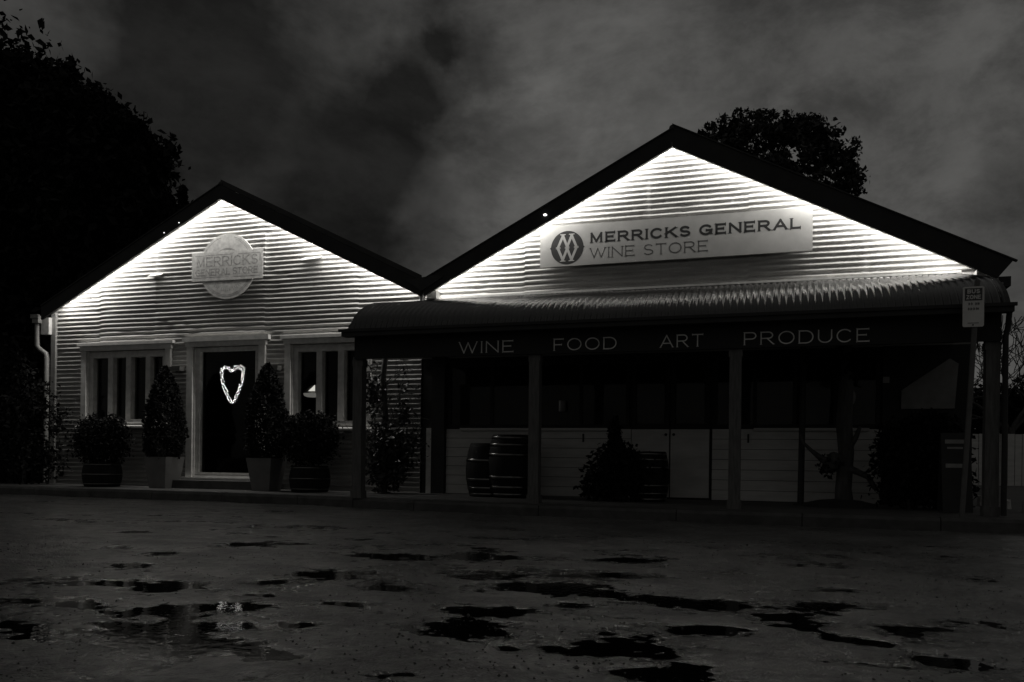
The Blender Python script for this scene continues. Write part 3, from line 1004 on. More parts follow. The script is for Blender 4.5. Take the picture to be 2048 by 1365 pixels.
# ------------------------------------------------------------------ right store (large gable)
RX0, RX1 = -5.2, 2.42
RG = (-1.37, 5.0, 0.508)
store = Thing('corrugated_store', 'larger white corrugated iron wine store with lit gable above the verandah', 'store building', (-1.4, 0, 0))
bm = corr_wall(RX0 + 0.012, RX1, 2.2, 5.2, (RG[0], RG[1] + 0.215, RG[2]), [], 9, [-3.55, -1.72, -0.35, 1.15], y0=0.002)
bm_part(store, 'gable_wall', bm, M_WALL2)
shell(store, RX0 + 0.01, RX1, 9.0, RG[0], RG[1] + 0.245, RG[2], 3.0, -5.11, 2.72)
for xe, hi in ((-5.06, 0.245), (2.79, 0.295)):
    b = MB()
    pts = rake_bar(RG[0], RG[1], RG[2], xe, 0, 0, 0.0, hi)
    if xe > 0:
        ze = RG[1] - RG[2] * abs(2.62 - RG[0])
        pts[1] = (2.62, ze)
    b.prism_xz(pts, -0.262, -0.217)
    store.part('barge_board', b, M_BARGE)
b = MB()
b.ball((RG[0], -0.23, RG[1] + 0.265), 0.05)
b.prism_xz(rake_bar(RG[0], RG[1], RG[2], -5.06, 0, 0, 0.248, 0.265), -0.28, -0.205)
b.prism_xz(rake_bar(RG[0], RG[1], RG[2], 2.83, 0, 0, 0.298, 0.315), -0.28, -0.205)
store.part('roof_capping', b, M_DARKROOF)
b = MB()
for xe in (-5.19, 2.42):
    b.prism_xz(rake_bar(RG[0], RG[1], RG[2], xe, 0, 0, 0.222, 0.234), -0.215, -0.012)
store.part('soffit', b, M_TRIM2)
led(store, RG[0], RG[1], RG[2], RG[0] - 0.03, -5.0, dz=0.20)
led(store, RG[0], RG[1], RG[2], RG[0] + 0.03, 2.30, dz=0.20)
# eave end on the right: boxed lining and gutter return catching the light
b = MB()
b.add([(2.40, -0.21, 3.02), (2.64, -0.21, 2.92), (2.64, 0.3, 2.92), (2.40, 0.3, 3.02), (2.40, -0.21, 3.10), (2.64, -0.21, 3.0), (2.64, 0.3, 3.0), (2.40, 0.3, 3.10)],
      [(0, 1, 2, 3), (7, 6, 5, 4), (0, 4, 5, 1), (1, 5, 6, 2), (2, 6, 7, 3), (3, 7, 4, 0)])
store.part('eave_box', b, M_TRIM)
b = MB()
b.tube([(2.42, -0.25, 2.99), (2.5, -0.26, 2.945), (2.60, -0.26, 2.91), (2.68, -0.25, 2.90)], 0.016, 8)
store.part('gutter_return', b, M_PIPE)
b = MB()
b.box(2.62, 2.78, -0.2, 8.0, 2.88, 3.0)
store.part('gutter', b, M_DARK)
# valley box gutter between the two gables, its outlet and overflow
b = MB()
b.prism_xz([(-5.36, 3.37), (-5.12, 3.40), (-4.86, 3.43), (-4.75, 3.39), (-5.05, 3.22), (-5.10, 3.20)], -0.275, -0.20)
store.part('valley_gutter', b, M_DARKROOF)
b = MB()
b.tube([(-5.075, -0.20, 3.17), (-5.075, -0.20, 3.335)], 0.022, 10)
b.box(-5.03, -4.90, -0.16, -0.012, 3.10, 3.22)
b.box(-5.06, -5.031, -0.14, -0.012, 3.10, 3.2)
store.part('overflow_stub', b, M_PIPE)
b = MB()
b.lathe([(0.085, 3.21), (0.08, 3.18), (0.035, 3.11), (0.035, 3.0)], -5.14, -0.14, 16)
store.part('rain_head', b, M_PIPE)
b = MB()
b.ball((-3.17, -0.264, 4.20), 0.028, 6, 0.55)
store.part('barge_pinhole', b, M_HOLEGLOW)
b = MB()
b.tube([(RG[0], -0.268, RG[1] - 0.0), (RG[0], -0.268, RG[1] + 0.06)], 0.005, 6)
store.part('apex_pin', b, M_PIPE)

# lower front: white dado boards, glazed doors, dark windows above
dado = MB()
ZB, ZT = 0.135, 1.12
nb = 7
hb = (ZT - ZB) / nb


def boards(mb, x0, x1):
    for k in range(nb):
        z = ZB + k * hb
        mb.add([(x0, -0.030, z + 0.004), (x1, -0.030, z + 0.004), (x1, -0.022, z + hb - 0.002), (x0, -0.022, z + hb - 0.002),
                (x0, 0.02, z + 0.004), (x1, 0.02, z + 0.004), (x1, 0.02, z + hb - 0.002), (x0, 0.02, z + hb - 0.002)],
               [(0, 1, 2, 3), (7, 6, 5, 4), (0, 4, 5, 1), (1, 5, 6, 2), (2, 6, 7, 3), (3, 7, 4, 0)])


boards(dado, -4.76, -1.93)
boards(dado, -0.80, 1.35)
dd = store.part('weatherboard_dado', dado, M_BOARD)
b = MB()
b.box(-5.18, RX1 - 0.02, 0.022, 0.05, 0.132, 2.3)
store.part('front_framing', b, M_FASCIA)
b = MB()
b.box(-5.08, -4.99, -0.06, 0.02, 0.132, 1.13)
store.part('corner_board', b, M_TRIM)
b = MB()
b.box(-4.98, -4.77, -0.10, 0.02, 0.132, 2.9)
store.part('pilaster', b, M_DARK)
for (x0, x1) in ((-1.92, -1.39), (-1.37, -0.84)):
    b = MB()
    b.box(x0, x1, -0.028, 0.02, 0.16, 1.115)
    for k in range(5):
        xx = x0 + (k + 0.5) * (x1 - x0) / 5
        b.box(xx - 0.002 + 0.05, xx + 0.002 + 0.05, -0.031, -0.0281, 0.2, 1.10)
    d = store.part('door', b, M_BOARD)
    b = MB()
    b.box(x0 + 0.07, x1 - 0.07, -0.006, 0.0, 1.19, 2.05)
    store.part('pane', b, M_GLASS, parent=d)
    b = MB()
    b.box(x0, x1, -0.02, 0.015, 2.06, 2.14)
    b.box(x0, x0 + 0.06, -0.02, 0.015, 1.122, 2.059)
    b.box(x1 - 0.06, x1, -0.02, 0.015, 1.122, 2.059)
    b.box(x0 + 0.061, x1 - 0.061, -0.02, 0.015, 1.122, 1.18)
    store.part('door_frame', b, M_FASCIA, parent=d)
    b = MB()
    kx = x1 - 0.045 if x0 < -1.5 else x0 + 0.045
    b.ball((kx, -0.055, 1.04), 0.020, 6)
    b.tube([(kx, -0.02, 1.04), (kx, -0.05, 1.04)], 0.008, 6)
    store.part('door_knob', b, M_RUBBER, parent=d)
for (x0, x1, sill0, sill1) in ((-4.74, -1.96, -4.52, -2.25), (-0.78, 1.33, -0.25, 1.2)):
    b = MB()
    nm = 4
    b.box(x0, x1, -0.02, 0.015, 2.06, 2.14)
    b.box(x0, x1, -0.02, 0.015, 1.132, 1.18)
    for k in range(nm + 1):
        xx = x0 + 0.025 + (x1 - x0 - 0.05) * k / nm
        b.box(xx - 0.025, xx + 0.025, -0.02, 0.015, 1.181, 2.059)
    wd = store.part('window', b, M_FASCIA)
    b = MB()
    b.box(x0 + 0.05, x1 - 0.05, -0.006, 0.0, 1.16, 2.08)
    store.part('pane', b, M_GLASS, parent=wd)
    b = MB()
    b.box(sill0, sill1, -0.085, -0.021, 1.094, 1.131)
    store.part('sill', b, M_BOARD, parent=wd)
    b = MB()
    lx = -2.62 if x0 < -2 else -0.32
    b.box(lx - 0.012, lx + 0.012, -0.045, -0.031, 0.93, 1.05)
    store.part('latch', b, M_DARK, parent=wd)
b = MB()
b.box(1.36, RX1 - 0.03, -0.02, 0.02, 0.135, 2.2)
store.part('end_wall_lining', b, M_FASCIA)

# big shop sign
sn = Thing('fascia_sign', 'long white store sign with a black round monogram on the larger gable', 'sign', (-1.4, -0.08, 3.78))
b = MB()
b.prism_xz([(-3.29, 3.485), (0.475, 3.495), (0.475, 4.075), (-3.29, 4.075)], -0.085, -0.055)
pan = sn.part('panel', b, M_SIGN)
b = MB()
for x in (-3.1, -2.0, -0.8, 0.3):
    b.box(x - 0.03, x + 0.03, -0.0545, 0.0, 3.55, 4.02)
sn.part('batten', b, M_DARK)
b = MB()
text_xz(b, 'MERRICKS GENERAL', -2.545, 0.325, 3.795, 0.150, 0.031, -0.0855, 0.002, 0.26, 0.62, serif=0.010, skip=range(8, 30))
sn.part('lettering', b, M_INK, parent=pan)
b = MB()
text_xz(b, 'MERRICKS GENERAL', -2.545, 0.325, 3.795, 0.150, 0.031, -0.0855, 0.002, 0.26, 0.62, serif=0.010, skip=range(0, 8))
sn.part('lettering', b, M_INK, parent=pan)
b = MB()
text_xz(b, 'WINE STORE', -2.545, -0.885, 3.575, 0.150, 0.013, -0.0855, 0.002, 0.26, 0.62, serif=0.010, skip=range(4, 30))
sn.part('lettering', b, M_INK2, parent=pan)
b = MB()
text_xz(b, 'WINE STORE', -2.545, -0.885, 3.575, 0.150, 0.013, -0.0855, 0.002, 0.26, 0.62, serif=0.010, skip=range(0, 4))
sn.part('lettering', b, M_INK2, parent=pan)
b = MB()
cx_, cz_ = -2.882, 3.752
rp = []
for i in range(64):
    a = 2 * math.pi * i / 64
    r_ = 0.243
    rp.append((cx_ + r_ * math.cos(a), cz_ + r_ * math.sin(a)))
b.prism_xz(rp, -0.0856, -0.0851)
for s_ in (-1, 1):
    b.prism_xz([(cx_ + s_ * 0.225, cz_ + 0.03), (cx_ + s_ * 0.262, cz_), (cx_ + s_ * 0.225, cz_ - 0.03)], -0.0857, -0.0852)
em = sn.part('emblem', b, M_INK, parent=pan)
b = MB()
h_ = 0.175
for s_ in (1, -1):
    pts = [(-0.135, 0.012), (-0.065, h_), (0.0, 0.012), (0.065, h_), (0.135, 0.012)]
    for i in range(4):
        p, q = pts[i], pts[i + 1]
        strokes_xz(b, [[(cx_ + p[0], cz_ + s_ * p[1]), (cx_ + q[0], cz_ + s_ * q[1])]], 0.036, -0.0862 - 0.00005 * i, 0.002)
    for px in (-0.065, 0.065):
        strokes_xz(b, [[(cx_ + px - 0.035, cz_ + s_ * (h_ + 0.018)), (cx_ + px + 0.035, cz_ + s_ * (h_ + 0.018))]], 0.013, -0.0866, 0.002)
    for px in (-0.135, 0.0, 0.135):
        strokes_xz(b, [[(cx_ + px - 0.03, cz_ + s_ * 0.008), (cx_ + px + 0.03, cz_ + s_ * 0.008)]], 0.010, -0.0868 - 0.0001 * (s_ > 0), 0.002)
sn.part('monogram', b, M_SIGN, parent=pan)

# ------------------------------------------------------------------ verandah
ver = Thing('verandah', 'verandah with curved corrugated roof, dark lettered fascia and square posts along the store', 'verandah', (-1.5, -1.0, 0.13))
PROF = [(-0.012, 3.10), (-0.4, 3.006), (-0.8, 2.909), (-1.2, 2.812), (-1.5, 2.736), (-1.65, 2.690), (-1.8, 2.625), (-1.92, 2.56), (-2.02, 2.49),
        (-2.10, 2.415), (-2.155, 2.345), (-2.18, 2.29)]
vx0, vx1 = -5.25, 2.26
nx = int((vx1 - vx0) / PITCH * 10)
b = MB()
rows = []
for i, (y, z) in enumerate(PROF):
    y2, z2 = PROF[min(i + 1, len(PROF) - 1)]
    y1, z1 = PROF[max(i - 1, 0)]
    d = Vector((0, y2 - y1, z2 - z1)).normalized()
    nrm = Vector((0, -d.z, d.y))
    if nrm.z < 0 and nrm.y > 0:
        nrm = -nrm
    if nrm.z < 0:
        nrm = -nrm
    rows.append((y, z, nrm))
vs, fs = [], []
for (y, z, nrm) in rows:
    for k in range(nx + 1):
        x = vx0 + (vx1 - vx0) * k / nx
        u = (x - vx0) / PITCH
        sheet = math.floor(u / 8.0)
        h = 0.011 * math.cos(2 * math.pi * u) + 0.004 * (_hash(np.array(sheet), np.array(1), 77) - 0.5) * 2
        vs.append((x, y + nrm.y * h, z + nrm.z * h + 0.055 * min(1.0, max(0.0, (-3.6 - x) / 1.5)) * min(1.0, max(0.0, (-y - 0.2) / 1.3)) * (0.4 if y < -2.13 else 1.0)))
for i in range(len(rows) - 1):
    for k in range(nx):
        a = i * (nx + 1) + k
        fs.append((a, a + 1, a + nx + 2, a + nx + 1))
b.add(vs, fs, True)
ver.part('roof', b, M_ROOFIRON)
b = MB()
b.box(-5.17, vx1, -0.055, -0.013, 3.105, 3.135)
ver.part('flashing', b, M_TRIM)
for x in (vx0 - 0.012, vx1 + 0.012):            # end rafters follow the curve
    b = MB()
    for i in range(len(PROF) - 1):
        p, q = PROF[i], PROF[i + 1]
        b.obox((x, p[0], p[1] - 0.03), (x, q[0], q[1] - 0.03), 0.03, 0.07, up=(1, 0, 0.001))
    ver.part('end_rafter', b, M_DARK)
b = MB()
b.box(-5.33, 2.32, -2.26, -2.13, 2.225, 2.30)
b.box(-5.36, 2.34, -2.285, -2.255, 2.28, 2.315)
ver.part('gutter', b, M_DARK)
b = MB()
b.box(-5.24, 2.25, -2.07, -2.03, 1.955, 2.26)
b.box(-5.24, 2.25, -2.08, -2.071, 2.235, 2.262)
fas = ver.part('fascia', b, M_FASCIA)
for wdd, x0, x1 in (('WINE', -3.775, -3.055), ('FOOD', -2.545, -1.775), ('ART', -1.265, -0.775), ('PRODUCE', -0.325, 0.985)):
    b = MB()
    text_xz(b, wdd, x0, x1, 1.985, 0.147, 0.0135, -2.0745, 0.004, 0.30, serif=0.007)
    ver.part('lettering', b, M_LETTER, parent=fas)
b = MB()                                        # closed gable ends of the verandah and its ceiling lining
b.prism_xz([(-5.22, 1.96), (-5.22, 2.0), (2.22, 2.0), (2.22, 1.96)], -2.0, -1.99)
b.box(-5.2, 2.2, -2.0, -0.05, 2.215, 2.235)
ver.part('ceiling_lining', b, M_DARK)
for x in (-5.215, -2.80, -0.415, 2.185):
    b = MB()
    wv = 0.066
    b.box(x - wv, x + wv, -2.03 + 0.002, -2.03 + 2 * wv, Zs, 1.985)
    b.box(x - wv - 0.012, x + wv + 0.012, -2.04, -2.03 + 2 * wv + 0.012, Zs, Zs + 0.10)
    b.box(x - wv - 0.01, x + wv + 0.01, -2.029, -2.03 + 2 * wv + 0.01, 1.87, 1.95)
    ver.part('post', b, M_POST)
b = MB()
b.tube([(2.30, -2.15, 2.24), (2.30, -2.10, 2.1), (2.285, -2.08, 2.0), (2.285, -2.08, 0.14)], 0.028, 8)
ver.part('downpipe', b, M_DARK)


# ------------------------------------------------------------------ foliage
def leaf_cloud(mb, pts, size, jitter=0.35, aspect=0.55, rg=rng, nrm_out=None):
    n = len(pts)
    d = rg.normal(size=(n, 3))
    d /= np.linalg.norm(d, axis=1)[:, None]
    e = rg.normal(size=(n, 3))
    e -= d * (e * d).sum(1)[:, None]
    e /= np.linalg.norm(e, axis=1)[:, None]
    f = np.cross(d, e)
    s = size * (1 + jitter * rg.normal(size=(n, 1))).clip(0.4, 1.9)
    P = np.asarray(pts)
    a = P - d * s
    b = P + e * s * aspect + f * s * 0.12
    c = P + d * s
    g = P - e * s * aspect + f * s * 0.12
    o = len(mb.v)
    V = np.stack([a, b, c, g], 1).reshape(-1, 3)
    mb.v.extend(map(tuple, V.tolist()))
    mb.f.extend([(o + 4 * i, o + 4 * i + 1, o + 4 * i + 2, o + 4 * i + 3) for i in range(n)])
    mb.sm.extend([False] * n)


def blob_points(c, r, n, shell=0.55, rg=rng, sq=(1, 1, 1)):
    d = rg.normal(size=(n, 3))
    d /= np.linalg.norm(d, axis=1)[:, None]
    rad = (shell + (1 - shell) * rg.random((n, 1))) * (1 + 0.12 * rg.normal(size=(n, 1)))
    return np.array(c) + d * rad * r * np.array(sq)


def branch(mb, p, d, length, r, depth, rg, spread=0.6, kids=3, tips=None, up=0.15, seg=5, minr=0.006, bound=None):
    pts, rads = [Vector(p)], [r]
    d = Vector(d).normalized()
    n = 4
    for i in range(n):
        d = (d + Vector(rg.normal(size=3)) * 0.16 + Vector((0, 0, up * 0.3))).normalized()
        q = pts[-1] + d * length / n
        if bound and not bound(q):
            break
        pts.append(q)
        rads.append(max(minr, r * (1 - 0.45 * (i + 1) / n)))
    if len(pts) < 3:
        return
    mb.tube(pts, rads, seg, cap=False)
    if tips is not None and depth <= 1:
        tips.append(tuple(pts[-1]))
        tips.append(tuple(pts[-2]))
    if depth <= 0:
        return
    for k in range(kids):
        i = rg.integers(2, len(pts)) if k else len(pts) - 1
        nd = (d + Vector(rg.normal(size=3)) * spread + Vector((0, 0, up))).normalized()
        branch(mb, pts[i], nd, length * rg.uniform(0.62, 0.85), rads[i] * 0.72, depth - 1, rg, spread, kids, tips, up, seg, minr, bound)


# big dark tree on the left
tr = Thing('big_tree', 'huge dark leafy tree filling the left edge beyond the smaller shop', 'tree', (-22.5, 8, 0))
rg = np.random.default_rng(21)
b = MB()
tips = []
b.tube([(-22.5, 8, -0.1), (-22.4, 8, 1.2), (-22.6, 8.1, 3.5)], [0.55, 0.42, 0.36], 12)
for k in range(6):
    a = k * 1.05
    branch(b, (-22.6, 8.1, 3.3), (math.cos(a) * 0.8, math.sin(a) * 0.6, 0.9), 4.2, 0.2, 2, rg, 0.5, 3, tips)
tr.part('trunk', b, M_BARK)
b = MB()
crown = [((-24.5, 8, 10.5), 3.9), ((-22.5, 8, 9.3), 3.3), ((-20.6, 7.6, 9.0), 2.6), ((-19.0, 7.4, 8.0), 2.4), ((-18.2, 7.2, 7.0), 2.3),
         ((-21.5, 7.5, 6.0), 3.2), ((-18.3, 7.3, 5.0), 2.3), ((-24, 7.5, 5.5), 3.6), ((-19.0, 7.2, 3.0), 2.4), ((-22.5, 7.0, 2.6), 3.0),
         ((-17.9, 7.3, 8.9), 1.35), ((-19.7, 7.3, 10.4), 1.2), ((-21.2, 7.4, 11.4), 1.2), ((-26.5, 7, 4.0), 3.6), ((-26.5, 7.5, 8.5), 3.6),
         ((-17.1, 7.3, 6.9), 0.85), ((-16.75, 7.2, 8.85), 0.55), ((-16.9, 7.2, 7.7), 0.8), ((-17.4, 7.2, 9.6), 0.55), ((-18.6, 7.2, 10.25), 0.65)]
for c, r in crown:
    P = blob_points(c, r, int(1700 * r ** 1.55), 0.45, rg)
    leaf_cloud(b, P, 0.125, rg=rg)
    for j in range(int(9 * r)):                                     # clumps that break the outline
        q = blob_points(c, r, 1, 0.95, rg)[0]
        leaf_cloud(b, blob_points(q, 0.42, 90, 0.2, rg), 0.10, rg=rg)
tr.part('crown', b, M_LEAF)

# small conifer tip between the tree and the left gable
ct = Thing('conifer', 'narrow pointed conifer behind the left slope of the smaller gable', 'tree', (-21.2, 14, 0))
b = MB()
b.tube([(-21.2, 14, -0.05), (-21.25, 14, 4), (-21.2, 14, 10.6)], [0.22, 0.16, 0.02], 8)
ct.part('trunk', b, M_BARK)
b = MB()
hs = rg.random(5200) ** 0.8
ang = rg.random(5200) * 6.283
zz = 1.0 + hs * 9.75
rr = (1.55 * (1 - hs) + 0.05) * (0.65 + 0.4 * rg.random(5200)) * (0.85 + 0.25 * np.sin(zz * 6))
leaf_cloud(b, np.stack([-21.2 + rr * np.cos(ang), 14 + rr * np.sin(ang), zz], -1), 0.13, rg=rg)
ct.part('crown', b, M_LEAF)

# round-headed tree behind the large gable
rt = Thing('spreading_tree', 'round headed tree with gaps in its crown, rising behind the larger gable', 'tree', (0.2, 15, 0))
rg = np.random.default_rng(5)
b = MB()
tips = []
b.tube([(0.2, 15, -0.05), (0.15, 15, 2.0), (0.2, 15, 4.6)], [0.34, 0.26, 0.22], 10)
for k in range(8):
    a = k * 0.785 + 0.2
    branch(b, (0.2, 15, 4.4), (math.cos(a) * 0.75, math.sin(a) * 0.5, 1.0), 2.3, 0.11, 3, rg, 0.45, 3, tips, 0.2, 5, 0.012,
           bound=lambda q: ((q.x + 0.1) / 2.5) ** 2 + ((q.y - 15) / 2.2) ** 2 + (max(0, q.z - 8.6) / 2.7) ** 2 < 0.9)
rt.part('trunk', b, M_BARK)
b = MB()
# canopy: a dome of many small leafy sprays, denser on the outside and top
dome = []
n_ = 0
while n_ < 400:
    d = rg.normal(size=3)
    d /= np.linalg.norm(d)
    if d[2] < -0.45:
        continue
    rad = rg.uniform(0.74, 1.0) if rg.random() < 0.9 else rg.uniform(0.3, 0.74)
    # lopsided outline
    rad *= 1 + 0.10 * math.sin(3.1 * math.atan2(d[2], d[0]) + 0.6)
    p = np.array([-0.12, 15, 8.85]) + d * rad * np.array([2.62, 2.2, 2.75])
    if p[2] < 9.9 and rg.random() < 0.42:
        continue
    dome.append(p)
    n_ += 1
for p in dome:
    leaf_cloud(b, blob_points(p, rg.uniform(0.2, 0.36), 52, 0.15, rg, (1.15, 1, 0.75)), 0.075, rg=rg)
for q in ((-1.6, 15, 9.6), (-2.0, 15, 9.2), (-2.4, 14.8, 9.0), (-1.9, 15.2, 10.2), (-1.2, 15, 10.6), (-2.3, 15, 9.9), (-2.75, 15, 9.35)):
    for k in range(5):
        leaf_cloud(b, blob_points(np.array(q) + rg.normal(size=3) * 0.2, 0.28, 50, 0.15, rg, (1.15, 1, 0.75)), 0.075, rg=rg)
for p in [t for t in tips if t[2] > 7.4][:120]:
    leaf_cloud(b, blob_points(p, 0.25, 16, 0.1, rg), 0.085, rg=rg)
rt.part('crown', b, M_TREE)

# bare tree, far right
bt = Thing('bare_tree', 'leafless tree with fine twigs beyond the right end of the verandah', 'tree', (6.4, 14, 0))
rg = np.random.default_rng(12)
b = MB()
b.tube([(6.4, 14, -0.05), (6.35, 14, 0.7), (6.2, 14, 1.7)], [0.16, 0.13, 0.11], 8)
for k in range(6):
    a = k * 1.05
    branch(b, (6.2, 14, 1.5), (math.cos(a) * 0.7, math.sin(a) * 0.4, 0.8), 1.25, 0.075, 4, rg, 0.5, 3, None, 0.12, 4, 0.010)
bt.part('trunk', b, M_BARK)


def shrub(name, label, base, blobs, cat, leaf=0.05, dens=1500, m=None, stem=None, group=None, seed=1, shell=0.5):
    rg = np.random.default_rng(seed)
    t = Thing(name, label, cat, base, group)
    b = MB()
    for p in (stem or [[(base[0], base[1], base[2] - 0.02), (base[0] + 0.02, base[1], base[2] + blobs[0][0][2] * 0.5), blobs[0][0]]]):
        b.tube(p, [0.03, 0.022, 0.012][:len(p)] + [0.012] * max(0, len(p) - 3), 6)
    t.part('stem', b, M_BARK)
    b = MB()
    for c, r in blobs:
        rr = r if hasattr(r, '__len__') else (r, r, r)
        rm = max(rr)
        P = blob_points(c, 1.0, int(dens * rm * (rr[0] + rr[2]) * 2), shell, rg, rr)
        P = P[P[:, 2] > base[2] + 0.01]
        leaf_cloud(b, P, leaf, rg=rg)
    t.part('foliage', b, m or M_LEAF)
    return t


# hedge mass at far right and dark trees behind it
for i, (x, y, r, h) in enumerate(((5.6, 15.5, 1.2, 2.9), (7.5, 16, 1.5, 3.2), (9.8, 16, 1.8, 3.4), (4.2, 16.5, 1.0, 2.5))):
    shrub('bushy_tree', ['dark bush behind the pale fence, just right of the verandah end', 'dark bush at the right edge behind the bare tree',
                         'dark bush hidden furthest right of the row behind the fence', 'dark bush nearest the store end behind the fence'][i], (x, y, 0),
          [((x, y, h * 0.62), (r, r, h * 0.42)), ((x + 0.3, y - 0.3, h * 0.3), (r * 0.9, r, h * 0.34))], 'bush', 0.09, 600, seed=40 + i,
          group='dark bushes beyond the pale fence')
pf = Thing('pale_fence', 'pale paling fence in the gap right of the store', 'fence', (6.4, 13, 0))
b = MB()
for k in range(26):
    x = 4.4 + k * 0.17
    b.box(x, x + 0.155, 13.0, 13.02, 0.10, 1.5 + rng.uniform(-0.015, 0.015))
pf.part('paling', b, M_BOARD)
b = MB()
for z in (0.4, 1.2):
    b.box(4.4, 8.8, 13.021, 13.07, z, z + 0.07)
pf.part('rail', b, M_POST)
for i, (x, y, s_) in enumerate(((2.66, 0.55, 0.17), (2.74, -0.25, 0.16), (2.80, -0.95, 0.17))):
    b = MB()
    rg = np.random.default_rng(60 + i)
    n = 9
    lo = [(x + s_ * 0.42 * (1 + 0.15 * rg.normal()) * math.cos(6.283 * k / n), y + s_ * 0.42 * math.sin(6.283 * k / n)) for k in range(n)]
    b.add([(p[0], p[1], 0.128) for p in lo] + [(x + (p[0] - x) * 0.85, y + (p[1] - y) * 0.85, 0.128 + s_ * rg.uniform(0.6, 0.85)) for p in lo],
          [tuple(range(n - 1, -1, -1)), tuple(range(n, 2 * n))] + [(k, (k + 1) % n, (k + 1) % n + n, k + n) for k in range(n)])
    single('edging_stone', ['pale edging stone furthest back beside the end of the store', 'pale edging stone in the middle, right of the bus zone pole',
                            'pale edging stone nearest the kerb at the right edge'][i], 'stone', b, M_STONE, (x, y, 0.128), 'pale edging stones')

# shrubs along the left shop
shrub('garden_shrub', 'straggly shrub growing against the left corner of the smaller shop', (-12.5, -0.55, Zs),
      [((-12.6, -0.5, 0.75), (0.6, 0.35, 0.75)), ((-12.15, -0.45, 0.6), (0.55, 0.3, 0.6)), ((-12.3, -0.4, 1.55), (0.42, 0.25, 0.5)), ((-12.75, -0.4, 1.9), (0.3, 0.25, 0.55)),
       ((-11.95, -0.35, 1.25), (0.3, 0.2, 0.35))],
      'shrub', 0.04, 420, m=M_LEAF, seed=2, shell=0.15)
for i, (x, y, h) in enumerate(((-14.6, 0.6, 2.7), (-16.4, 1.2, 3.4), (-13.6, 0.2, 1.9))):
    shrub('tall_hedge', ['dark tall shrub left of the downpipe', 'dark tall shrub at the far left edge of the photo', 'dark low shrub just left of the downpipe'][i],
          (x, y, 0.1), [((x, y, h * 0.55), (0.95, 0.8, h * 0.5)), ((x - 0.2, y, h * 0.25), (1.1, 0.8, h * 0.28))], 'shrub', 0.07, 900, seed=70 + i,
          group='dark shrubs left of the smaller shop')


def barrel(mb_st, mb_h, x, y, z0, h, r0, r1, hoops, seg=30):
    prof = []
    for i in range(13):
        t = i / 12
        prof.append((r0 + (r1 - r0) * math.sin(math.pi * t) ** 0.9, z0 + h * t))
    vs = [(0.001, z0 + 0.02)] + [(r0 - 0.03, z0 + 0.02), (r0 - 0.02, z0)] + prof + [(r0 - 0.022, z0 + h), (r0 - 0.03, z0 + h - 0.03), (0.001, z0 + h - 0.03)]
    mb_st.lathe(vs, x, y, seg)
    for t in hoops:
        za, zb = z0 + h * (t - 0.024), z0 + h * (t + 0.024)
        ra = r0 + (r1 - r0) * math.sin(math.pi * max(0.0, t - 0.024)) ** 0.9 + 0.005
        rb = r0 + (r1 - r0) * math.sin(math.pi * min(1.0, t + 0.024)) ** 0.9 + 0.005
        mb_h.append([(ra, za), (ra + 0.002, za + 0.001), (rb + 0.002, zb - 0.001), (rb, zb)])


def barrel_thing(name, label, x, y, z0, h, r0, r1, hoops, group=None, cat='barrel'):
    t = Thing(name, label, cat, (x, y, z0), group)
    st, hp = MB(), []
    barrel(st, hp, x, y, z0, h, r0, r1, hoops)
    t.part('staves', st, M_OAK)
    for p in hp:
        q = MB()
        q.lathe(p, x, y, 30)
        t.part('hoop', q, M_HOOP)
    return t


# half-barrel planters with clipped balls
for i, (x, lab, lab2, sd) in enumerate(((-10.72, 'half barrel planter below the left shop window', 'clipped round bush in the half barrel below the left window', 3),
                                        (-6.76, 'half barrel planter right of the door, nearest the verandah', 'clipped round bush in the half barrel under the window with the glow', 4))):
    y = -0.62
    barrel_thing('half_barrel', lab, x, y, Zs, 0.40, 0.27, 0.31, (0.12, 0.52, 0.93), 'half barrel planters', 'planter')
    shrub('round_bush', lab2, (x, y, Zs + 0.36), [((x - 0.02, y, 0.86 if i == 0 else 0.93), (0.46, 0.42, 0.42)), ((x - 0.2, y, 1.0), (0.27, 0.25, 0.33)), ((x + 0.18, y, 1.0), (0.26, 0.25, 0.32))],
          'bush', 0.026, 4300, seed=sd, group='round bushes in half barrels', shell=0.7)
# tapered pots with conical topiary
pot = Thing('tapered_pot', 'tall pale square pot left of the shop door', 'pot', (-9.53, -0.55, Zs), 'pale pots by the door')
b = MB()
zz0, zz1, w0, w1 = Zs, 0.64, 0.155, 0.225
b.add([(-9.53 + sx * w0, -0.55 + sy * w0, zz0) for sx, sy in ((-1, -1), (1, -1), (1, 1), (-1, 1))] +
      [(-9.53 + sx * w1, -0.55 + sy * w1, zz1) for sx, sy in ((-1, -1), (1, -1), (1, 1), (-1, 1))] +
      [(-9.53 + sx * (w1 - 0.03), -0.55 + sy * (w1 - 0.03), zz1) for sx, sy in ((-1, -1), (1, -1), (1, 1), (-1, 1))] +
      [(-9.53 + sx * (w1 - 0.04), -0.55 + sy * (w1 - 0.04), zz1 - 0.06) for sx, sy in ((-1, -1), (1, -1), (1, 1), (-1, 1))],
      [(3, 2, 1, 0)] + [(k, (k + 1) % 4, (k + 1) % 4 + 4, k + 4) for k in range(4)] + [(k + 4, (k + 1) % 4 + 4, (k + 1) % 4 + 8, k + 8) for k in range(4)] +
      [(k + 8, (k + 1) % 4 + 8, (k + 1) % 4 + 12, k + 12) for k in range(4)])
pot.part('vessel', b, M_POT)
b = MB()
b.box(-9.53 - 0.184, -9.53 + 0.184, -0.55 - 0.184, -0.55 + 0.184, zz1 - 0.12, zz1 - 0.058)
pot.part('soil', b, M_SOIL)
copy_thing(pot, (-7.58, -0.55, Zs), 'tall pale square pot right of the shop door')


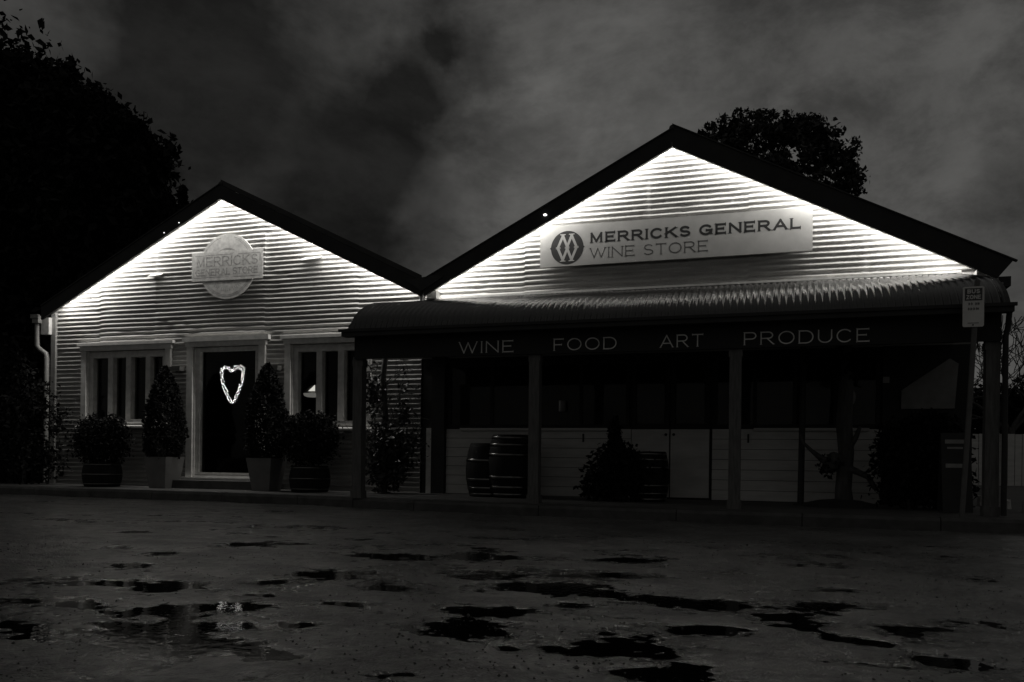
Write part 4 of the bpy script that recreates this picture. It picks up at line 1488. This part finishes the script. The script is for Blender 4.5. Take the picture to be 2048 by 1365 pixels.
def topiary(x, y, lab, sd, hh=2.12):
    rg = np.random.default_rng(sd)
    t = Thing('conical_topiary', lab, 'topiary', (x, y, 0.57), 'conical topiaries in pale pots')
    b = MB()
    b.tube([(x, y, 0.565), (x + 0.01, y, 1.0), (x, y, 1.9)], [0.025, 0.02, 0.006], 6)
    t.part('stem', b, M_BARK)
    b = MB()
    n = 9000
    hs = rg.random(n)
    ang = rg.random(n) * 6.283
    prof = np.interp(hs, [0, 0.08, 0.25, 0.5, 0.75, 0.92, 1.0], [0.20, 0.29, 0.325, 0.30, 0.21, 0.10, 0.02])
    rr = prof * (0.7 + 0.33 * rg.random(n)) * (1 + 0.10 * np.sin(5 * ang + hs * 14))
    leaf_cloud(b, np.stack([x + rr * np.cos(ang), y + rr * np.sin(ang), 0.60 + hs * (hh - 0.60)], -1), 0.026, rg=rg)
    t.part('foliage', b, M_LEAF)


topiary(-9.53, -0.55, 'tall conical topiary in the pale pot left of the door', 31)
topiary(-7.58, -0.55, 'tall conical topiary in the pale pot right of the door', 32)

# climbing shrub between the window and the verandah
rg = np.random.default_rng(17)
cs = Thing('climbing_shrub', 'glossy leaved climbing shrub on a stem at the verandah end of the smaller shop', 'climber', (-5.62, -0.45, Zs))
b = MB()
b.tube([(-5.6, -0.42, 0.11), (-5.66, -0.40, 0.7), (-5.62, -0.36, 1.3), (-5.68, -0.34, 1.9), (-5.64, -0.3, 2.5)], [0.05, 0.045, 0.04, 0.045, 0.035], 8)
for k in range(16):
    z = rg.uniform(0.5, 2.1)
    p = Vector((-5.64, -0.36, z))
    branch(b, p, (rg.uniform(-1, 1), rg.uniform(-0.4, 0.1), rg.uniform(0, 0.8)), rg.uniform(0.25, 0.55), 0.008, 1, rg, 0.6, 2, None, 0.1, 4, 0.003)
cs.part('stem', b, M_BARK)
b = MB()
leaf_cloud(b, blob_points((-5.55, -0.45, 0.68), 1.0, 3400, 0.2, rg, (0.36, 0.3, 0.56)), 0.038, rg=rg)
leaf_cloud(b, blob_points((-5.85, -0.36, 1.62), 1.0, 420, 0.1, rg, (0.27, 0.2, 0.62)), 0.036, rg=rg)
leaf_cloud(b, blob_points((-5.35, -0.30, 1.3), 1.0, 330, 0.05, rg, (0.30, 0.2, 0.75)), 0.032, rg=rg)
leaf_cloud(b, blob_points((-5.15, -0.3, 0.9), 1.0, 200, 0.05, rg, (0.24, 0.2, 0.5)), 0.03, rg=rg)
cs.part('foliage', b, M_LEAFG)

# ------------------------------------------------------------------ things under the verandah
HO = (0.045, 0.16, 0.32, 0.68, 0.84, 0.955)
barrel_thing('wine_barrel', 'upright oak barrel with shiny hoops behind the second verandah post from the left', -3.52, -0.62, Zs, 0.88, 0.27, 0.345, HO, 'oak barrels under the verandah')
barrel_thing('wine_barrel', 'oak barrel in shadow left of the one with shiny hoops', -3.90, -0.50, Zs, 0.76, 0.27, 0.335, HO[:4], 'oak barrels under the verandah')
barrel_thing('wine_barrel', 'oak barrel right of the bulky potted plant, before the white doors', -1.58, -0.72, Zs, 0.66, 0.23, 0.28, HO, 'oak barrels under the verandah')
shrub('potted_plant', 'bulky dark potted plant left of a barrel by the white doors', (-1.95, -0.95, Zs),
      [((-2.0, -0.9, 1.0), (0.10, 0.10, 0.27)), ((-1.97, -0.9, 0.74), (0.30, 0.24, 0.2)), ((-2.0, -0.95, 0.5), (0.40, 0.28, 0.3)), ((-2.08, -0.98, 0.3), (0.40, 0.26, 0.22)), ((-1.62, -0.85, 0.55), (0.26, 0.22, 0.24)), ((-1.75, -0.95, 0.4), (0.3, 0.25, 0.3))],
      'plant', 0.035, 2600, seed=8, shell=0.3)

# old vine at the right: thick gnarled trunk, low boughs
vn = Thing('old_vine', 'gnarled old vine trunk with bent limbs before the white boards', 'vine', (0.85, -0.75, Zs))
rg = np.random.default_rng(3)
b = MB()
b.tube([(0.86, -0.75, 0.10), (0.84, -0.75, 0.35), (0.87, -0.74, 0.8), (0.84, -0.75, 1.15), (0.86, -0.74, 1.6), (0.84, -0.76, 2.2)], [0.12, 0.10, 0.095, 0.10, 0.09, 0.08], 10)
b.tube([(0.82, -0.78, 0.72), (0.68, -0.8, 0.66), (0.58, -0.8, 0.72), (0.46, -0.82, 0.82), (0.36, -0.82, 0.92), (0.32, -0.82, 1.02)], [0.09, 0.075, 0.04, 0.024, 0.018, 0.012], 8)
b.tube([(0.86, -0.78, 0.62), (1.0, -0.8, 0.56), (1.12, -0.8, 0.5), (1.2, -0.8, 0.36)], [0.05, 0.04, 0.035, 0.03], 8)
b.tube([(0.9, -0.78, 0.85), (0.98, -0.8, 1.0), (1.02, -0.8, 1.12)], [0.04, 0.03, 0.02], 6)
b.ball((0.68, -0.8, 0.62), 0.10, 6, 0.8)
b.ball((0.72, -0.82, 0.72), 0.08, 6, 1.1)
vn.part('trunk', b, M_BARK)
b = MB()
leaf_cloud(b, blob_points((0.66, -0.82, 0.64), 0.16, 160, 0.4, rg), 0.03, rg=rg)
leaf_cloud(b, blob_points((0.86, -0.78, 1.9), 1.0, 500, 0.2, rg, (0.35, 0.2, 0.25)), 0.035, rg=rg)
vn.part('foliage', b, M_LEAF)
b = MB()
vs = []
b.lathe([(0.46, 0.131), (0.40, 0.17), (0.25, 0.205), (0.10, 0.22), (0.001, 0.222)], 0.80, -0.78, 20)
single('earth_mound', 'low mound of dark earth round the foot of the vine', 'mound', b, M_SOIL, (0.8, -0.78, Zs))
b = MB()
b.tube([(0.345, -0.62, 0.13), (0.355, -0.62, 1.2), (0.36, -0.62, 2.2)], [0.042, 0.04, 0.04], 10)
b.lathe([(0.09, 0.131), (0.09, 0.145), (0.045, 0.15)], 0.345, -0.62, 14)
single('iron_pole', 'thin dark pole before the white boards, left of the vine', 'pole', b, M_DARK, (0.345, -0.62, Zs))
# dark bush mass at the right end of the verandah
shrub('dense_bush', 'large dark bush under the right end of the verandah', (1.55, -0.95, Zs),
      [((1.55, -0.95, 0.62), (0.46, 0.4, 0.55)), ((1.85, -1.0, 0.75), (0.36, 0.35, 0.5)), ((1.38, -0.95, 0.92), (0.24, 0.25, 0.26)), ((1.75, -0.95, 1.12), (0.3, 0.3, 0.22)), ((2.0, -0.9, 0.4), (0.28, 0.3, 0.36))],
      'bush', 0.035, 2600, seed=9, shell=0.35)
# pale panel added on the end wall, stands in for a gable reflected in glass
b = MB()
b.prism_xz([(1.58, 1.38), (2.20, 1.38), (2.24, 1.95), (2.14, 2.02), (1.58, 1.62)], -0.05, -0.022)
pp = single('gable_reflection_panel', 'pale gable shaped panel standing in for a window reflection on the dark wall at the right end of the verandah', 'panel', b, mat('dim_reflection_paint', 0.24, 0.7, 0.15, 5.0), (1.9, -0.03, 1.7))
b = MB()
b.prism_xz([(1.36, 1.72), (1.44, 1.72), (1.44, 1.80), (1.36, 1.80)], -0.03, -0.021)
single('paper_notice', 'small square white notice high on the dark wall beside the globe lamp', 'notice', b, M_SIGN, (1.4, -0.025, 1.76))
gl_ = Thing('globe_lamp', 'unlit frosted globe lamp on the wall above the vine', 'wall lamp', (0.93, -0.12, 1.5))
b = MB()
b.ball((0.93, -0.14, 1.53), 0.10, 8, 1.25)
gl_.part('globe', b, mat('frosted_globe', 0.3, 0.4, 0.1))
b = MB()
b.box(0.89, 0.97, -0.09, -0.021, 1.64, 1.70)
gl_.part('bracket', b, M_DARK)
b = MB()
b.lathe([(0.045, 1.37), (0.05, 1.375), (0.05, 1.52), (0.045, 1.53), (0.001, 1.53)], -2.93, -0.08, 14)
single('wall_lantern', 'small pale cylinder lantern on the dark glazing just right of the second post', 'lantern', b, M_PIPE, (-2.93, -0.08, 1.45))

# sandwich board
sb = Thing('sandwich_board', 'dark folding sandwich board with pale bands at the right end of the verandah', 'sandwich board', (1.98, -1.55, Zs))
b = MB()
b.add([(1.80, -1.62, 0.14), (2.10, -1.62, 0.14), (2.10, -1.45, 1.02), (1.80, -1.45, 1.02), (1.80, -1.60, 0.14), (2.10, -1.60, 0.14), (2.10, -1.43, 1.02), (1.80, -1.43, 1.02)],
      [(0, 1, 2, 3), (7, 6, 5, 4), (0, 4, 5, 1), (1, 5, 6, 2), (2, 6, 7, 3), (3, 7, 4, 0)])
sb.part('front_panel', b, M_DARK)
b = MB()
b.add([(1.80, -1.30, 0.14), (2.10, -1.30, 0.14), (2.10, -1.42, 1.0), (1.80, -1.42, 1.0), (1.80, -1.28, 0.14), (2.10, -1.28, 0.14), (2.10, -1.40, 1.0), (1.80, -1.40, 1.0)],
      [(0, 1, 2, 3), (7, 6, 5, 4), (0, 4, 5, 1), (1, 5, 6, 2), (2, 6, 7, 3), (3, 7, 4, 0)])
sb.part('rear_panel', b, M_DARK)
for za, zb, xa, xb in ((0.90, 0.945, 1.84, 2.06), (0.84, 0.862, 1.86, 2.02), (0.63, 0.675, 1.84, 2.04)):
    b = MB()
    ya, yb = -1.62 + (za - 0.14) * 0.193, -1.62 + (zb - 0.14) * 0.193
    b.add([(xa, ya - 0.003, za), (xb, ya - 0.003, za), (xb, yb - 0.003, zb), (xa, yb - 0.003, zb)], [(0, 1, 2, 3)])
    sb.part('pale_band', b, M_TRIM2)

# bus zone sign
bz = Thing('bus_zone_sign', 'white bus zone sign on a slim leaning pole at the kerb', 'street sign', (1.90, -2.42, 0.13))
b = MB()
b.tube([(1.83, -2.42, 0.10), (1.885, -2.425, 1.2), (1.945, -2.43, 2.52)], 0.026, 10)
bz.part('pole', b, mat('dull_pole_paint', 0.12, 0.6, 0.2))
b = MB()
pw = 0.0965
cxs, zc0, zc1 = 1.905, 2.05, 2.455
rc = 0.018
pts = []
for (sx, sz, a0) in ((1, 1, 0), (-1, 1, 90), (-1, -1, 180), (1, -1, 270)):
    for k in range(5):
        a = math.radians(a0 + k * 22.5)
        pts.append((cxs + sx * (pw - rc) + rc * math.cos(a), (zc1 - rc if sz > 0 else zc0 + rc) + rc * math.sin(a)))
b.prism_xz(pts, -2.462, -2.459)
pl = bz.part('plate', b, mat('sign_plate', 0.75, 0.4, 0.08, 6.0))
b = MB()
b.prism_xz([(cxs - 0.078, 2.315), (cxs + 0.078, 2.315), (cxs + 0.078, 2.438), (cxs - 0.078, 2.438)], -2.4645, -2.4625)
hd = bz.part('header', b, mat('sign_dark_header', 0.07, 0.5, 0.1), parent=pl)
b = MB()
text_xz(b, 'BUS', cxs - 0.055, cxs + 0.055, 2.385, 0.042, 0.009, -2.467, 0.002, 0.28)
bz.part('lettering', b, mat('sign_plate', 0.5), parent=pl)
b = MB()
text_xz(b, 'ZONE', cxs - 0.064, cxs + 0.064, 2.328, 0.042, 0.009, -2.467, 0.002, 0.28)
bz.part('lettering', b, mat('sign_plate', 0.5), parent=pl)
b = MB()
for z, segs in ((2.272, ((-0.045, -0.03), (-0.022, -0.008), (0.016, 0.03), (0.036, 0.054))), (2.222, ((-0.05, -0.034), (-0.028, -0.01), (-0.002, 0.014), (0.022, 0.05)))):
    for a0, a1 in segs:
        b.box(cxs + a0, cxs + a1, -2.464, -2.4625, z, z + 0.019)
        b.box(cxs + a0 + 0.003, cxs + a0 + 0.007, -2.4645, -2.4626, z - 0.006, z + 0.024)
b.box(cxs - 0.05, cxs + 0.05, -2.464, -2.4625, 2.085, 2.092)
bz.part('small_print', b, mat('sign_faded_print', 0.2, 0.5, 0.2), parent=pl)
b = MB()
b.ball((cxs - 0.002, -2.466, 2.07), 0.007, 5)
bz.part('bolt', b, M_DARK, parent=pl)
